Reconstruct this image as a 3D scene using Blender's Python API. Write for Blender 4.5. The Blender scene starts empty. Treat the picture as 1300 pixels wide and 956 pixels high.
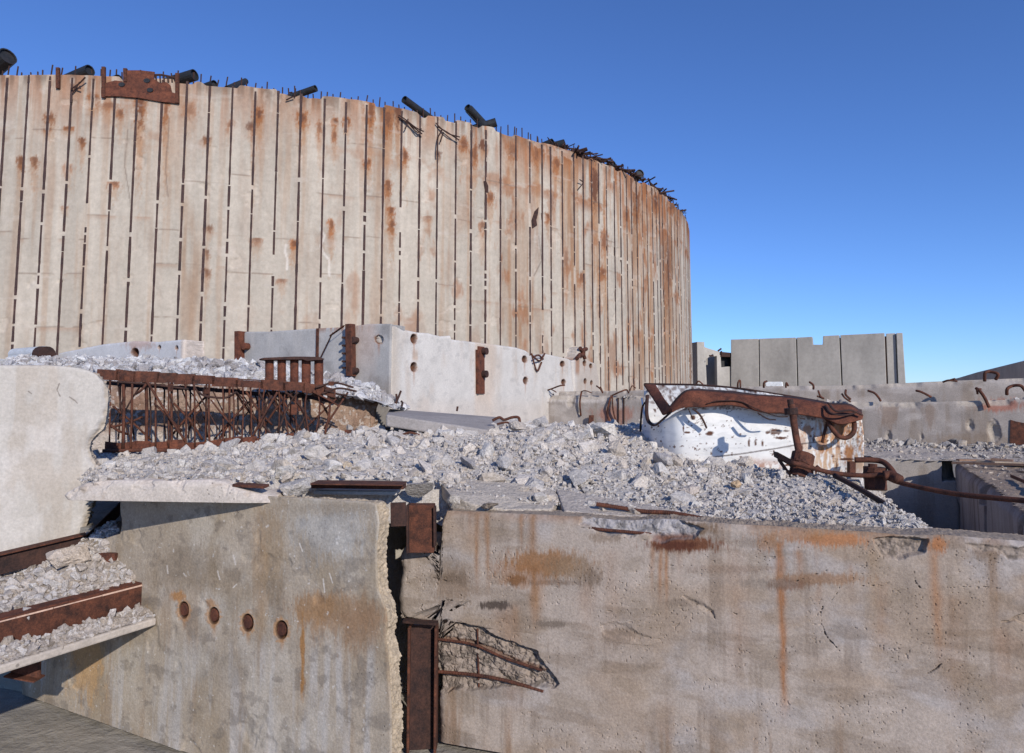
import bpy, bmesh, math
import numpy as np
from mathutils import Vector

# ------------------------------------------------------------------ camera, sky, sun
C = bpy.context.scene.collection
SC = bpy.context.scene
CZ = 2.3                                   # eye height above the lower ground
FPX = 867.0                                # focal length in photo pixels (24 mm on 36 mm)
PITCH = math.radians(4.8)
cam = bpy.data.objects.new('camera', bpy.data.cameras.new('camera')); C.objects.link(cam)
cam.data.lens = 24.0; cam.data.sensor_width = 36.0
cam.data.clip_start = 0.05; cam.data.clip_end = 4000
cam.location = (0, 0, CZ); cam.rotation_euler = (math.pi/2 + PITCH, 0, 0)
cam.data.shift_y = -45.0/1300.0
SC.camera = cam
SUN_AZ, SUN_EL = math.radians(26), math.radians(24)   # azimuth from behind the camera towards the right
to_sun = Vector((math.sin(SUN_AZ)*math.cos(SUN_EL), -math.cos(SUN_AZ)*math.cos(SUN_EL), math.sin(SUN_EL)))
w = bpy.data.worlds.new('World'); SC.world = w; w.use_nodes = True
nt = w.node_tree; bg = nt.nodes['Background']
sky = nt.nodes.new('ShaderNodeTexSky'); sky.sky_type = 'NISHITA'; sky.sun_disc = False
sky.sun_elevation = SUN_EL; sky.sun_rotation = math.atan2(to_sun.x, to_sun.y)
sky.altitude = 0; sky.air_density = 0.85; sky.dust_density = 0.0; sky.ozone_density = 4.0
tintn = nt.nodes.new('ShaderNodeMix'); tintn.data_type = 'RGBA'; tintn.blend_type = 'MULTIPLY'; tintn.inputs[0].default_value = 1.0
nt.links.new(sky.outputs[0], tintn.inputs[6]); tintn.inputs[7].default_value = (0.70, 0.895, 1.28, 1)
nt.links.new(tintn.outputs[2], bg.inputs[0]); bg.inputs[1].default_value = 0.13
sun = bpy.data.objects.new('sun', bpy.data.lights.new('sun', 'SUN')); C.objects.link(sun)
sun.data.energy = 4.2; sun.data.angle = math.radians(0.5); sun.data.color = (1.0, 0.945, 0.865)
sun.rotation_euler = to_sun.to_track_quat('Z', 'Y').to_euler(); sun.location = (5, -8, 12)
SC.view_settings.view_transform = 'Standard'; SC.view_settings.look = 'None'
SC.view_settings.gamma = 1; SC.view_settings.use_curve_mapping = False
SC.view_settings.exposure = 0.0
SC.render.engine = 'CYCLES'

# ------------------------------------------------------------------ geometry of the photo
_f = np.array([0, math.cos(PITCH), math.sin(PITCH)]); _u = np.array([0, -math.sin(PITCH), math.cos(PITCH)])
def ray(px, py):
    px = np.asarray(px, float); py = np.asarray(py, float)
    a = (px-650)/FPX; b = (433-py)/FPX
    d = np.stack([a, _f[1]+b*_u[1], _f[2]+b*_u[2]], -1)
    return d
def P(px, py, d):
    r = ray(px, py); t = d/r[..., 1]
    return r*t[..., None] + np.array([0, 0, CZ])
def Pz(px, py, zr):                        # point at height zr relative to the eye
    r = ray(px, py); t = zr/r[..., 2]
    return r*t[..., None] + np.array([0, 0, CZ])
def proj(p):
    q = np.asarray(p, float) - np.array([0, 0, CZ]); d = q@_f
    d = np.where(np.abs(d) < 1e-6, 1e-6, d)
    return 650+FPX*q[..., 0]/d, 433-FPX*(q@_u)/d
UD = np.array([.8862, -.4633]); VD = np.array([.4633, .8862])    # the two directions of the ruin's plan
class Plane:                               # vertical plane; s runs to the right, n looks at the camera
    def __init__(self, p0, d):
        self.p0 = np.array(p0, float); d = np.array(d, float); self.d = d/np.linalg.norm(d)
        self.n = np.array([self.d[1], -self.d[0]])
        if self.n@self.p0 > 0: self.n = -self.n
    @staticmethod
    def px(a, da, b, db):
        A = P(a, 506, da)[:2]; B = P(b, 506, db)[:2]; return Plane(A, B-A)
    def hit(self, px, py):
        r = ray(px, py); t = (self.n@self.p0)/(r[..., :2]@self.n)
        q = r*t[..., None] + np.array([0, 0, CZ]); return q
    def sz(self, px, py):
        q = self.hit(px, py); return (q[..., :2]-self.p0)@self.d, q[..., 2]
    def w(self, s, z, off=0.0):
        s = np.asarray(s, float); z = np.asarray(z, float); off = np.asarray(off, float)
        x = self.p0[0]+self.d[0]*s+self.n[0]*off; y = self.p0[1]+self.d[1]*s+self.n[1]*off
        return np.stack([x, y, z+0*s], -1)
def lin(r, g, b):
    c = np.array([r, g, b])/255.0
    return np.where(c <= .04045, c/12.92, ((c+.055)/1.055)**2.4)

# ------------------------------------------------------------------ noise
def _h(i, j, k, seed):
    n = (i*374761393 + j*668265263 + k*2147483647 + seed*1274126177) & 0xFFFFFFFF
    n = ((n ^ (n >> 13))*1274126177) & 0xFFFFFFFF
    n = ((n ^ (n >> 15))*2246822519) & 0xFFFFFFFF
    return ((n ^ (n >> 16)) & 0xFFFFFF)/float(0xFFFFFF)
def vn(x, y, z=0.0, seed=0):
    x, y, z = np.broadcast_arrays(np.asarray(x, float), np.asarray(y, float), np.asarray(z, float))
    i = np.floor(x).astype(np.int64); j = np.floor(y).astype(np.int64); k = np.floor(z).astype(np.int64)
    fx, fy, fz = x-i, y-j, z-k
    fx = fx*fx*(3-2*fx); fy = fy*fy*(3-2*fy); fz = fz*fz*(3-2*fz)
    k2 = k if np.all(fz == 0) else None
    def layer(kk):
        a = _h(i, j, kk, seed); b = _h(i+1, j, kk, seed); c = _h(i, j+1, kk, seed); d = _h(i+1, j+1, kk, seed)
        return (a*(1-fx)+b*fx)*(1-fy) + (c*(1-fx)+d*fx)*fy
    r = layer(k)
    if k2 is None: r = r*(1-fz) + layer(k+1)*fz
    return r
def fbm(x, y, z=0.0, o=4, seed=0):
    r = 0; a = .5; t = 0
    for q in range(o):
        r = r + a*vn(np.asarray(x)*2**q+17.3*q, np.asarray(y)*2**q+5.1*q, np.asarray(z)*2**q, seed+q*7); t += a; a *= .55
    return r/t
def ss(a, b, x):
    t = np.clip((np.asarray(x, float)-a)/(b-a), 0, 1); return t*t*(3-2*t)
def mixc(c, col, m): return c*(1-m[..., None]) + np.asarray(col)*m[..., None]
def sdpoly(x, y, poly):                    # signed distance, negative inside
    poly = np.array(poly, float); d = np.full(x.shape, 1e18); s = np.ones(x.shape)
    n = len(poly); j = n-1
    for i in range(n):
        e = poly[j]-poly[i]; wx = x-poly[i, 0]; wy = y-poly[i, 1]
        t = np.clip((wx*e[0]+wy*e[1])/max(e@e, 1e-9), 0, 1)
        d = np.minimum(d, (wx-e[0]*t)**2+(wy-e[1]*t)**2)
        c1 = y >= poly[i, 1]; c2 = y < poly[j, 1]; c3 = e[0]*wy > e[1]*wx
        m = (c1 & c2 & c3) | (~c1 & ~c2 & ~c3); s = np.where(m, -s, s); j = i
    return s*np.sqrt(d)
def sdline(x, y, pts):
    d = np.full(x.shape, 1e18)
    for (ax, ay), (bx, by) in zip(pts[:-1], pts[1:]):
        ex, ey = bx-ax, by-ay; t = np.clip(((x-ax)*ex+(y-ay)*ey)/max(ex*ex+ey*ey, 1e-9), 0, 1)
        d = np.minimum(d, (x-ax-ex*t)**2+(y-ay-ey*t)**2)
    return np.sqrt(d)

# ------------------------------------------------------------------ materials
def mat_new(name):
    m = bpy.data.materials.new(name); m.use_nodes = True
    return m, m.node_tree, m.node_tree.nodes['Principled BSDF']
def _noise(nt, vec, scale, detail=6, rough=.6):
    n = nt.nodes.new('ShaderNodeTexNoise'); n.inputs['Scale'].default_value = scale
    n.inputs['Detail'].default_value = detail; n.inputs['Roughness'].default_value = rough
    nt.links.new(vec, n.inputs['Vector']); return n.outputs['Fac']
def _map(nt, v, a, b, c, d):
    n = nt.nodes.new('ShaderNodeMapRange'); nt.links.new(v, n.inputs[0])
    for i, q in enumerate((a, b, c, d)): n.inputs[i+1].default_value = q
    return n.outputs[0]
def _mul(nt, a, b):
    n = nt.nodes.new('ShaderNodeMath'); n.operation = 'MULTIPLY'
    nt.links.new(a, n.inputs[0])
    if isinstance(b, float): n.inputs[1].default_value = b
    else: nt.links.new(b, n.inputs[1])
    return n.outputs[0]
def _scale(nt, col, f):
    n = nt.nodes.new('ShaderNodeVectorMath'); n.operation = 'SCALE'
    nt.links.new(col, n.inputs[0]); nt.links.new(f, n.inputs['Scale']); return n.outputs[0]
def _mix(nt, f, a, b):
    n = nt.nodes.new('ShaderNodeMix'); n.data_type = 'RGBA'
    nt.links.new(f, n.inputs[0])
    for s, q in ((6, a), (7, b)):
        if isinstance(q, (tuple, list, np.ndarray)): n.inputs[s].default_value = (*[float(t) for t in q[:3]], 1)
        else: nt.links.new(q, n.inputs[s])
    return n.outputs[2]
def concrete(name, col=None, fine=60, mid=7, var=.22, grain=.25, pits=0.0, bump=.5, bdist=.006, vert=1.0, rough=.92, tint=None, pitscale=28):
    """weathered concrete; col None takes the painted 'Col' attribute"""
    m, nt, b = mat_new(name)
    tc = nt.nodes.new('ShaderNodeTexCoord'); mp = nt.nodes.new('ShaderNodeMapping')
    mp.inputs['Scale'].default_value = (1, 1, vert); nt.links.new(tc.outputs['Object'], mp.inputs[0]); v = mp.outputs[0]
    raw = tc.outputs['Object']
    if col is None:
        a = nt.nodes.new('ShaderNodeAttribute'); a.attribute_name = 'Col'; base = a.outputs['Color']
    else:
        r = nt.nodes.new('ShaderNodeRGB'); r.outputs[0].default_value = (*[float(t) for t in col], 1); base = r.outputs[0]
    n1 = _noise(nt, v, mid, 8, .65); n2 = _noise(nt, raw, fine, 6, .7)
    f = _mul(nt, _map(nt, n1, .3, .7, 1-var, 1+var), _map(nt, n2, .3, .7, 1-grain, 1+grain))
    c = _scale(nt, base, f)
    if tint is not None:
        n3 = _noise(nt, v, mid*.6, 5, .6); c = _mix(nt, _map(nt, n3, .5, .7, 0, .7), c, tint)
    h = n2
    if pits > 0:
        vo = nt.nodes.new('ShaderNodeTexVoronoi'); vo.inputs['Scale'].default_value = pitscale; vo.inputs['Randomness'].default_value = 1
        nt.links.new(raw, vo.inputs['Vector'])
        pm = _map(nt, vo.outputs['Distance'], .10, .16, 1, 0)
        gate = _map(nt, _noise(nt, raw, pitscale*.13, 3), .56, .62, 0, 1)
        pm = _mul(nt, _mul(nt, pm, gate), float(pits))
        c = _mix(nt, pm, c, (.05, .04, .035))
        hh = nt.nodes.new('ShaderNodeMath'); hh.operation = 'SUBTRACT'; nt.links.new(h, hh.inputs[0]); nt.links.new(pm, hh.inputs[1]); h = hh.outputs[0]
    bm = nt.nodes.new('ShaderNodeBump'); bm.inputs['Strength'].default_value = bump; bm.inputs['Distance'].default_value = bdist
    nt.links.new(h, bm.inputs['Height'])
    b2 = nt.nodes.new('ShaderNodeBump'); b2.inputs['Strength'].default_value = bump*.6; b2.inputs['Distance'].default_value = bdist*4
    nt.links.new(n1, b2.inputs['Height']); nt.links.new(bm.outputs[0], b2.inputs['Normal'])
    nt.links.new(b2.outputs[0], b.inputs['Normal'])
    nt.links.new(c, b.inputs['Base Color']); b.inputs['Roughness'].default_value = rough
    b.inputs['Specular IOR Level'].default_value = .25
    return m
def rusty(name, dark=(.045, .020, .014), light=(.20, .072, .036), scale=14, rough=.85, bump=.6, bdist=.004):
    m, nt, b = mat_new(name)
    tc = nt.nodes.new('ShaderNodeTexCoord'); v = tc.outputs['Object']
    n1 = _noise(nt, v, scale, 8, .7); n2 = _noise(nt, v, scale*8, 5, .7); n3 = _noise(nt, v, scale*.25, 4, .6)
    c = _mix(nt, _map(nt, n1, .35, .68, 0, 1), dark, light)
    c = _scale(nt, c, _map(nt, n2, .25, .75, .65, 1.35))
    c = _mix(nt, _map(nt, n3, .55, .75, 0, .5), c, (.028, .016, .015))
    bm = nt.nodes.new('ShaderNodeBump'); bm.inputs['Strength'].default_value = bump; bm.inputs['Distance'].default_value = bdist
    nt.links.new(n2, bm.inputs['Height']); nt.links.new(bm.outputs[0], b.inputs['Normal'])
    nt.links.new(c, b.inputs['Base Color']); b.inputs['Roughness'].default_value = rough; b.inputs['Specular IOR Level'].default_value = .3
    return m
M = {}
M['paint'] = concrete('painted_concrete', None, fine=70, mid=6, var=.12, grain=.22, pits=.6, bump=.55, bdist=.005, pitscale=30)
M['drum'] = concrete('drum_concrete', None, fine=9, mid=2.2, var=.10, grain=.12, bump=.25, bdist=.01, vert=.35)
M['rock'] = concrete('broken_concrete', None, fine=60, mid=16, var=.12, grain=.30, bump=1.0, bdist=.014)
M['block'] = concrete('weathered_block', None, fine=45, mid=4, var=.15, grain=.2, pits=.5, bump=.5, bdist=.008, pitscale=14)
M['plain'] = concrete('old_wall_paint', None, fine=45, mid=3.5, var=.09, grain=.14, bump=.35, bdist=.006)
M['far'] = concrete('far_concrete', (.37, .342, .305), fine=5, mid=.45, var=.26, grain=.10, bump=.2, bdist=.02, vert=.5)
M['rust'] = rusty('rusted_steel', (.036, .016, .012), (.150, .052, .028))
M['rustbright'] = rusty('red_rusted_steel', (.055, .020, .014), (.185, .060, .031), 9)
M['rustdark'] = rusty('dark_rusted_steel', (.024, .014, .013), (.075, .034, .024), 10)
M['strip'] = rusty('embedded_strip_steel', (.040, .026, .026), (.085, .046, .038), 3, bump=.1)
M['black'] = rusty('black_duct_and_shade', (.016, .017, .019), (.032, .033, .036), 5, .55, .2)  # ducts, plus the black pieces standing for shade in openings
M['white'] = concrete('white_enamel', None, fine=30, mid=4, var=.04, grain=.04, bump=.12, bdist=.003, rough=.5)
M['grndm'] = concrete('dry_ground', (.30, .27, .23), fine=3, mid=.4, bump=.8, bdist=.05)

# ------------------------------------------------------------------ objects
def tag(o, label=None, cat=None, group=None, kind=None):
    if label: o['label'] = label
    if cat: o['category'] = cat
    if group: o['group'] = group
    if kind: o['kind'] = kind
    return o
def thing(name, label, cat, loc, group=None):
    o = bpy.data.objects.new(name, None); C.objects.link(o); o.location = [float(t) for t in loc]
    o.empty_display_size = .2
    return tag(o, label, cat, group)
def mesh_np(name, v, quads=None, tris=None, ngons=None, col=None, mat=None, parent=None, smooth=False, origin=None):
    v = np.asarray(v, float).reshape(-1, 3)
    if parent is not None: org = np.array(parent_loc(parent))
    elif origin is not None: org = np.array(origin, float)
    else: org = np.array([(v[:, 0].min()+v[:, 0].max())/2, (v[:, 1].min()+v[:, 1].max())/2, v[:, 2].min()])
    me = bpy.data.meshes.new(name); me.vertices.add(len(v)); me.vertices.foreach_set('co', (v-org).astype(np.float32).ravel())
    lv = []; ls = []; n = 0
    for arr, k in ((quads, 4), (tris, 3)):
        if arr is not None and len(arr):
            arr = np.asarray(arr, np.int32).reshape(-1, k); lv.append(arr.ravel()); ls.append(n+np.arange(len(arr))*k); n += arr.size
    if ngons:
        for g in ngons:
            lv.append(np.asarray(g, np.int32)); ls.append(np.array([n])); n += len(g)
    lv = np.concatenate(lv); ls = np.concatenate(ls)
    me.loops.add(len(lv)); me.loops.foreach_set('vertex_index', lv.astype(np.int32))
    me.polygons.add(len(ls)); me.polygons.foreach_set('loop_start', ls.astype(np.int32))
    me.polygons.foreach_set('use_smooth', np.full(len(ls), bool(smooth)))
    me.update(calc_edges=True); me.validate()
    if col is not None:
        col = np.broadcast_to(np.asarray(col, float), (len(v), 3))
        a = me.color_attributes.new('Col', 'FLOAT_COLOR', 'POINT')
        a.data.foreach_set('color', np.concatenate([np.clip(col, 0, 1), np.ones((len(v), 1))], 1).astype(np.float32).ravel())
    o = bpy.data.objects.new(name, me); C.objects.link(o)
    if mat: me.materials.append(M[mat] if isinstance(mat, str) else mat)
    if parent is not None: o.parent = parent
    else: o.location = [float(t) for t in org]
    return o
def parent_loc(p):
    l = np.zeros(3)
    while p is not None: l += np.array(p.location); p = p.parent
    return l
class MB:                                  # collects simple solids into one mesh
    def __init__(s): s.v = []; s.q = []; s.t = []; s.g = []; s.c = []; s.n = 0
    def add(s, v, quads=None, tris=None, ngons=None, col=None):
        v = np.asarray(v, float); s.v.append(v)
        if quads is not None and len(quads): s.q.append(np.asarray(quads)+s.n)
        if tris is not None and len(tris): s.t.append(np.asarray(tris)+s.n)
        if ngons: s.g += [np.asarray(g)+s.n for g in ngons]
        s.c.append(np.broadcast_to(np.asarray(col if col is not None else (.3, .3, .3), float), (len(v), 3)))
        s.n += len(v); return s
    def tube(s, pts, r, k=8, col=None, rib=0, cap=True, flat=1.0):
        pts = np.array(pts, float); n = len(pts); r = np.broadcast_to(np.asarray(r, float), (n,))
        t = np.gradient(pts, axis=0); t /= np.linalg.norm(t, axis=1)[:, None]+1e-12
        up = np.array([0, 0, 1.0]) if abs(t[0, 2]) < .9 else np.array([1.0, 0, 0])
        vs = []; a = np.cross(t[0], up); a /= np.linalg.norm(a)
        th = np.arange(k)*2*math.pi/k
        for i in range(n):
            a = a - t[i]*(a@t[i]); a /= np.linalg.norm(a); b = np.cross(t[i], a)
            vs.append(pts[i] + r[i]*(np.cos(th)[:, None]*a + flat*np.sin(th)[:, None]*b))
        v = np.concatenate(vs); q = []
        for i in range(n-1):
            for j in range(k): q.append((i*k+j, i*k+(j+1) % k, (i+1)*k+(j+1) % k, (i+1)*k+j))
        return s.add(v, q, ngons=[list(range(k))[::-1], [(n-1)*k+j for j in range(k)]] if cap else None, col=col)
    def box8(s, c8, col=None):             # bottom loop 4, top loop 4
        q = [(3, 2, 1, 0), (4, 5, 6, 7), (0, 1, 5, 4), (1, 2, 6, 5), (2, 3, 7, 6), (3, 0, 4, 7)]
        return s.add(np.array(c8, float), q, col=col)
    def bar(s, a, b, wv, hv, col=None):    # rectangular bar a->b with half-size vectors
        a, b, wv, hv = (np.array(t, float) for t in (a, b, wv, hv))
        return s.box8([a-wv-hv, b-wv-hv, b+wv-hv, a+wv-hv, a-wv+hv, b-wv+hv, b+wv+hv, a+wv+hv], col)
    def prism(s, loop, off, col=None):     # loop of 3d points extruded by vector off
        loop = np.array(loop, float); n = len(loop); v = np.concatenate([loop, loop+np.array(off, float)])
        q = [(i, (i+1) % n, n+(i+1) % n, n+i) for i in range(n)]
        return s.add(v, q, ngons=[list(range(n))[::-1], list(range(n, 2*n))], col=col)
    def build(s, name, mat, parent=None, smooth=False, bevel=0, col=False, origin=None):
        v = np.concatenate(s.v)
        o = mesh_np(name, v, np.concatenate(s.q) if s.q else None, np.concatenate(s.t) if s.t else None, s.g, np.concatenate(s.c) if col else None, mat, parent, smooth, origin)
        bm = bmesh.new(); bm.from_mesh(o.data); bmesh.ops.recalc_face_normals(bm, faces=bm.faces[:]); bm.to_mesh(o.data); bm.free()
        if bevel:
            b = o.modifiers.new('bevel', 'BEVEL'); b.width = bevel; b.segments = 2; b.limit_method = 'ANGLE'; b.angle_limit = .6
        return o
def curve(pts, n=8):                       # Catmull-Rom through points
    p = np.array(pts, float); p = np.concatenate([[2*p[0]-p[1]], p, [2*p[-1]-p[-2]]]); out = []
    for i in range(1, len(p)-2):
        for t in np.linspace(0, 1, n, endpoint=False):
            out.append(.5*((2*p[i])+(-p[i-1]+p[i+1])*t+(2*p[i-1]-5*p[i]+4*p[i+1]-p[i+2])*t*t+(-p[i-1]+3*p[i]-3*p[i+1]+p[i+2])*t**3))
    out.append(p[-2]); return np.array(out)
def warp_wall(name, pl, L, R, T, B, na, nb, thick, disp=None, colf=None, mat='paint', parent=None, rnd=.012, rough_edge=.012, nt_=7, back=None, seed=1, lean=0.0):
    """a wall whose front is a fine grid warped to its outline; L,R: s of z; T: z of s; disp: depth cut into the face"""
    a = np.linspace(0, 1, na)[:, None]*np.ones((1, nb)); b = np.ones((na, 1))*np.linspace(0, 1, nb)[None]
    s = L(B+0*a)*(1-a)+R(B+0*a)*a
    for k in range(3):
        z = B+(T(s)-B)*b; s = L(z)*(1-a)+R(z)*a
    z = B+(T(s)-B)*b
    W = pl.w(s, z); px, py = proj(W)
    de = np.minimum(np.minimum((s-L(z)), (R(z)-s)), T(s)-z)
    d = rnd*np.clip(1-de/(rnd*2.2), 0, 1)**2*(0.6+1.2*fbm(s*14, z*14, 0, 3, seed))
    d = d + .006*(fbm(s*2.2, z*2.2, 0, 3, seed+3)-.5) + .0016*(fbm(s*30, z*30, 0, 3, seed+5)-.5)
    if disp is not None: d = d + disp(s, z, px, py)
    W = pl.w(s, z, -d + lean*(z-B))
    col = colf(s, z, px, py, d) if colf is not None else np.full((na, nb, 3), .3)
    idx = np.arange(na*nb).reshape(na, nb)
    q = np.stack([idx[:-1, :-1], idx[1:, :-1], idx[1:, 1:], idx[:-1, 1:]], -1).reshape(-1, 4)
    per = np.concatenate([idx[:, 0], idx[-1, 1:], idx[-2::-1, -1], idx[0, -2:0:-1]])
    V = [W.reshape(-1, 3)]; CC = [col.reshape(-1, 3)]; Q = [q]
    Wp = W.reshape(-1, 3)[per]; Cp = col.reshape(-1, 3)[per]; m = len(per); prev = per; base = na*nb
    nrm = np.array([pl.n[0], pl.n[1], 0]); ctr = Wp.mean(0)
    edgecol = Cp if back is None else np.broadcast_to(back, Cp.shape)
    for k in range(1, nt_+1):
        off = thick*k/nt_
        Wo = Wp-nrm*off; rg_ = lambda q_, s_: 1-2*np.abs(fbm(Wo[:, 0]*q_+3, Wo[:, 1]*q_, Wo[:, 2]*q_, 3, s_)*2-1); nse = (rg_(9, seed+9)*1.0+rg_(34, seed+10)*.7+(fbm(Wo[:, 0]*95, Wo[:, 1]*95, Wo[:, 2]*95, 2, seed+11)-.5)*.9)*rough_edge
        dirv = (ctr-Wp); dirv /= np.linalg.norm(dirv, axis=1)[:, None]
        Q_ = Wp - nrm*off + dirv*nse[:, None]
        V.append(Q_); CC.append(edgecol*(0.62+.70*fbm(Wo[:, 0]*60, Wo[:, 1]*60, Wo[:, 2]*60, 3, seed+2))[:, None])
        cur = base+np.arange(m); Q.append(np.stack([prev, np.roll(prev, -1), np.roll(cur, -1), cur], -1)[:, ::-1]); prev = cur; base += m
    V = np.concatenate(V); CC = np.concatenate(CC); Q = np.concatenate(Q)
    return mesh_np(name, V, Q, None, [list(prev)], CC, mat, parent, smooth=True)

# ------------------------------------------------------------------ broken rock
RNG = np.random.default_rng(7)
def _hull(n, seed, flat=1.0):
    r = np.random.default_rng(seed); bm = bmesh.new()
    p = r.uniform(-1, 1, (n, 3)); p /= (np.abs(p)**2.6).sum(1)[:, None]**(1/2.6); p *= r.uniform(.72, 1, (n, 1)); p[:, 2] *= flat
    for q in p: bm.verts.new(q)
    g = bmesh.ops.convex_hull(bm, input=bm.verts[:])
    for v in [v for v in bm.verts if not v.link_faces]: bm.verts.remove(v)
    bmesh.ops.triangulate(bm, faces=bm.faces[:]); bm.verts.index_update()
    v = np.array([v.co[:] for v in bm.verts]); t = np.array([[q.index for q in f.verts] for f in bm.faces]); bm.free()
    return v, t
HULLS = [_hull(11+i % 9, 100+i, [1, .75, .55, .85][i % 4]) for i in range(28)]
def _subdiv(v, t):
    e = {}; nv = list(v); out = []
    def mid(a, b):
        k = (min(a, b), max(a, b))
        if k not in e: e[k] = len(nv); nv.append((v[a]+v[b])/2)
        return e[k]
    for a, b, c in t:
        x, y, z = mid(a, b), mid(b, c), mid(c, a); out += [(a, x, z), (x, b, y), (z, y, c), (x, y, z)]
    return np.array(nv), np.array(out)
def _rough(seed, lv=3, amp=.11):
    v, t = _hull(14, seed, .75)
    for k in range(lv): v, t = _subdiv(v, t)
    n = v/np.linalg.norm(v, axis=1)[:, None]
    d = (fbm(v[:, 0]*2+seed, v[:, 1]*2, v[:, 2]*2, 4, seed)-.5)*2*amp + (fbm(v[:, 0]*7, v[:, 1]*7, v[:, 2]*7+seed, 3, seed+1)-.5)*amp*.9
    return v+n*d[:, None], t
ROUGH = [_rough(300+i) for i in range(10)]
ROUGH1 = [_rough(500+i, 1, .15) for i in range(24)]
ROUGH2 = [_rough(400+i, 2, .13) for i in range(14)]
def rotm(r, n):
    q = r.normal(size=(n, 4)); q /= np.linalg.norm(q, axis=1)[:, None]; w_, x, y, z = q.T
    return np.stack([1-2*(y*y+z*z), 2*(x*y-z*w_), 2*(x*z+y*w_), 2*(x*y+z*w_), 1-2*(x*x+z*z), 2*(y*z-x*w_), 2*(x*z-y*w_), 2*(y*z+x*w_), 1-2*(x*x+y*y)], -1).reshape(n, 3, 3)
def rocks(name, pos, size, pal, mat='rock', seed=0, roughr=.05, extra=None, parent=None):
    """one mesh of many broken stones; stones above roughr get a rough surface"""
    r = np.random.default_rng(seed); n = len(pos); R_ = rotm(r, n)
    sc = size[:, None]*r.uniform(.42, 1.25, (n, 3)); V = []; T = []; CO = []; base = 0
    pal = np.array(pal); ci = r.integers(0, len(pal), n); br = r.uniform(.90, 1.08, n)
    kind = r.integers(0, 1000, n)
    for i in range(n):
        if size[i] > roughr: hv, ht = ROUGH2[kind[i] % len(ROUGH2)]
        elif size[i] > roughr*.45: hv, ht = ROUGH1[kind[i] % len(ROUGH1)]
        else: hv, ht = HULLS[kind[i] % len(HULLS)]
        v = (hv*sc[i])@R_[i].T + pos[i]; V.append(v); T.append(ht+base); base += len(v)
        CO.append(np.broadcast_to(pal[ci[i]]*br[i], v.shape))
    if extra is not None:
        ev, et, ec = extra; V.append(ev); T.append(et+base); CO.append(ec)
    return mesh_np(name, np.concatenate(V), None, np.concatenate(T), None, np.concatenate(CO), mat, parent)
def big_chunk(center, size, rot=0, kind=0, col=(.42, .41, .40), tilt=(0, 0), mat='rock', name='concrete_chunk'):
    v, t = ROUGH[kind % len(ROUGH)]
    v = v*np.array(size)
    ct, st = math.cos(tilt[0]), math.sin(tilt[0]); v = v@np.array([[1, 0, 0], [0, ct, -st], [0, st, ct]]).T
    ct, st = math.cos(tilt[1]), math.sin(tilt[1]); v = v@np.array([[ct, 0, st], [0, 1, 0], [-st, 0, ct]]).T
    ct, st = math.cos(rot), math.sin(rot); v = v@np.array([[ct, -st, 0], [st, ct, 0], [0, 0, 1]]).T
    return mesh_np(name, v+np.array(center), None, t, None, np.array(col)*np.ones((len(v), 1)), mat)
class Surf:                                # thin-plate surface through control points
    def __init__(s, pts):
        p = np.array(pts, float); s.p = p; n = len(p)
        K = s._k(p[:, None, :2]-p[None, :, :2]) + np.eye(n)*.01; Q = np.c_[np.ones(n), p[:, :2]]
        A = np.block([[K, Q], [Q.T, np.zeros((3, 3))]]); s.w = np.linalg.solve(A, np.r_[p[:, 2], 0, 0, 0])
    def _k(s, d):
        r2 = (d**2).sum(-1); return .5*r2*np.log(r2+1e-9)
    def __call__(s, x, y):
        x = np.asarray(x, float); y = np.asarray(y, float); sh = x.shape; q = np.stack([x.ravel(), y.ravel()], -1); out = np.zeros(len(q))
        for i in range(0, len(q), 20000):
            k = s._k(q[i:i+20000, None]-s.p[None, :, :2]); out[i:i+20000] = k@s.w[:-3]+s.w[-3]+q[i:i+20000]@s.w[-2:]
        return out.reshape(sh)
def inpoly(x, y, poly): return sdpoly(x, y, poly) < 0
def spread(surf, poly, n, smin, smax, r, pw=2.2, lift=.25, bury=None, sizef=None):
    poly = np.array(poly, float); lo = poly.min(0); hi = poly.max(0); X = []
    while len(X) < n:
        q = r.uniform(lo, hi, (n, 2)); q = q[inpoly(q[:, 0], q[:, 1], poly)]; X += list(q)
    X = np.array(X[:n]); sz = smin*(smax/smin)**(r.uniform(0, 1, n)**pw)
    if sizef is not None: sz = sz*sizef(X[:, 0], X[:, 1])
    z = surf(X[:, 0], X[:, 1]) + sz*r.uniform(lift-.45, lift+.35, n)
    return np.c_[X, z], sz
def ground_patch(surf, poly, step, amp, col, seed=0, skirt=0.0):
    poly = np.array(poly, float); lo = poly.min(0); hi = poly.max(0)
    nx = int((hi[0]-lo[0])/step)+2; ny = int((hi[1]-lo[1])/step)+2
    X, Y = np.meshgrid(np.linspace(lo[0], hi[0], nx), np.linspace(lo[1], hi[1], ny), indexing='ij')
    Z = surf(X, Y)+amp*(fbm(X*6, Y*6, 0, 4, seed)-.5)*2+amp*.5*(fbm(X*28, Y*28, 0, 2, seed+1)-.5)
    sdp = sdpoly(X, Y, poly); Z = Z-(skirt(X, Y) if callable(skirt) else skirt)*ss(-.10, 0, sdp); keep = sdp < step; idx = np.arange(nx*ny).reshape(nx, ny)
    m = keep[:-1, :-1] & keep[1:, :-1] & keep[1:, 1:] & keep[:-1, 1:]
    a, b, c, d = idx[:-1, :-1][m], idx[1:, :-1][m], idx[1:, 1:][m], idx[:-1, 1:][m]
    t = np.concatenate([np.stack([a, b, c], -1), np.stack([a, c, d], -1)])
    cc = np.array(col)*(.85+.3*fbm(X*9, Y*9, 0, 3, seed+4)).reshape(-1, 1)
    return np.stack([X.ravel(), Y.ravel(), Z.ravel()], -1), t, cc

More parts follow.
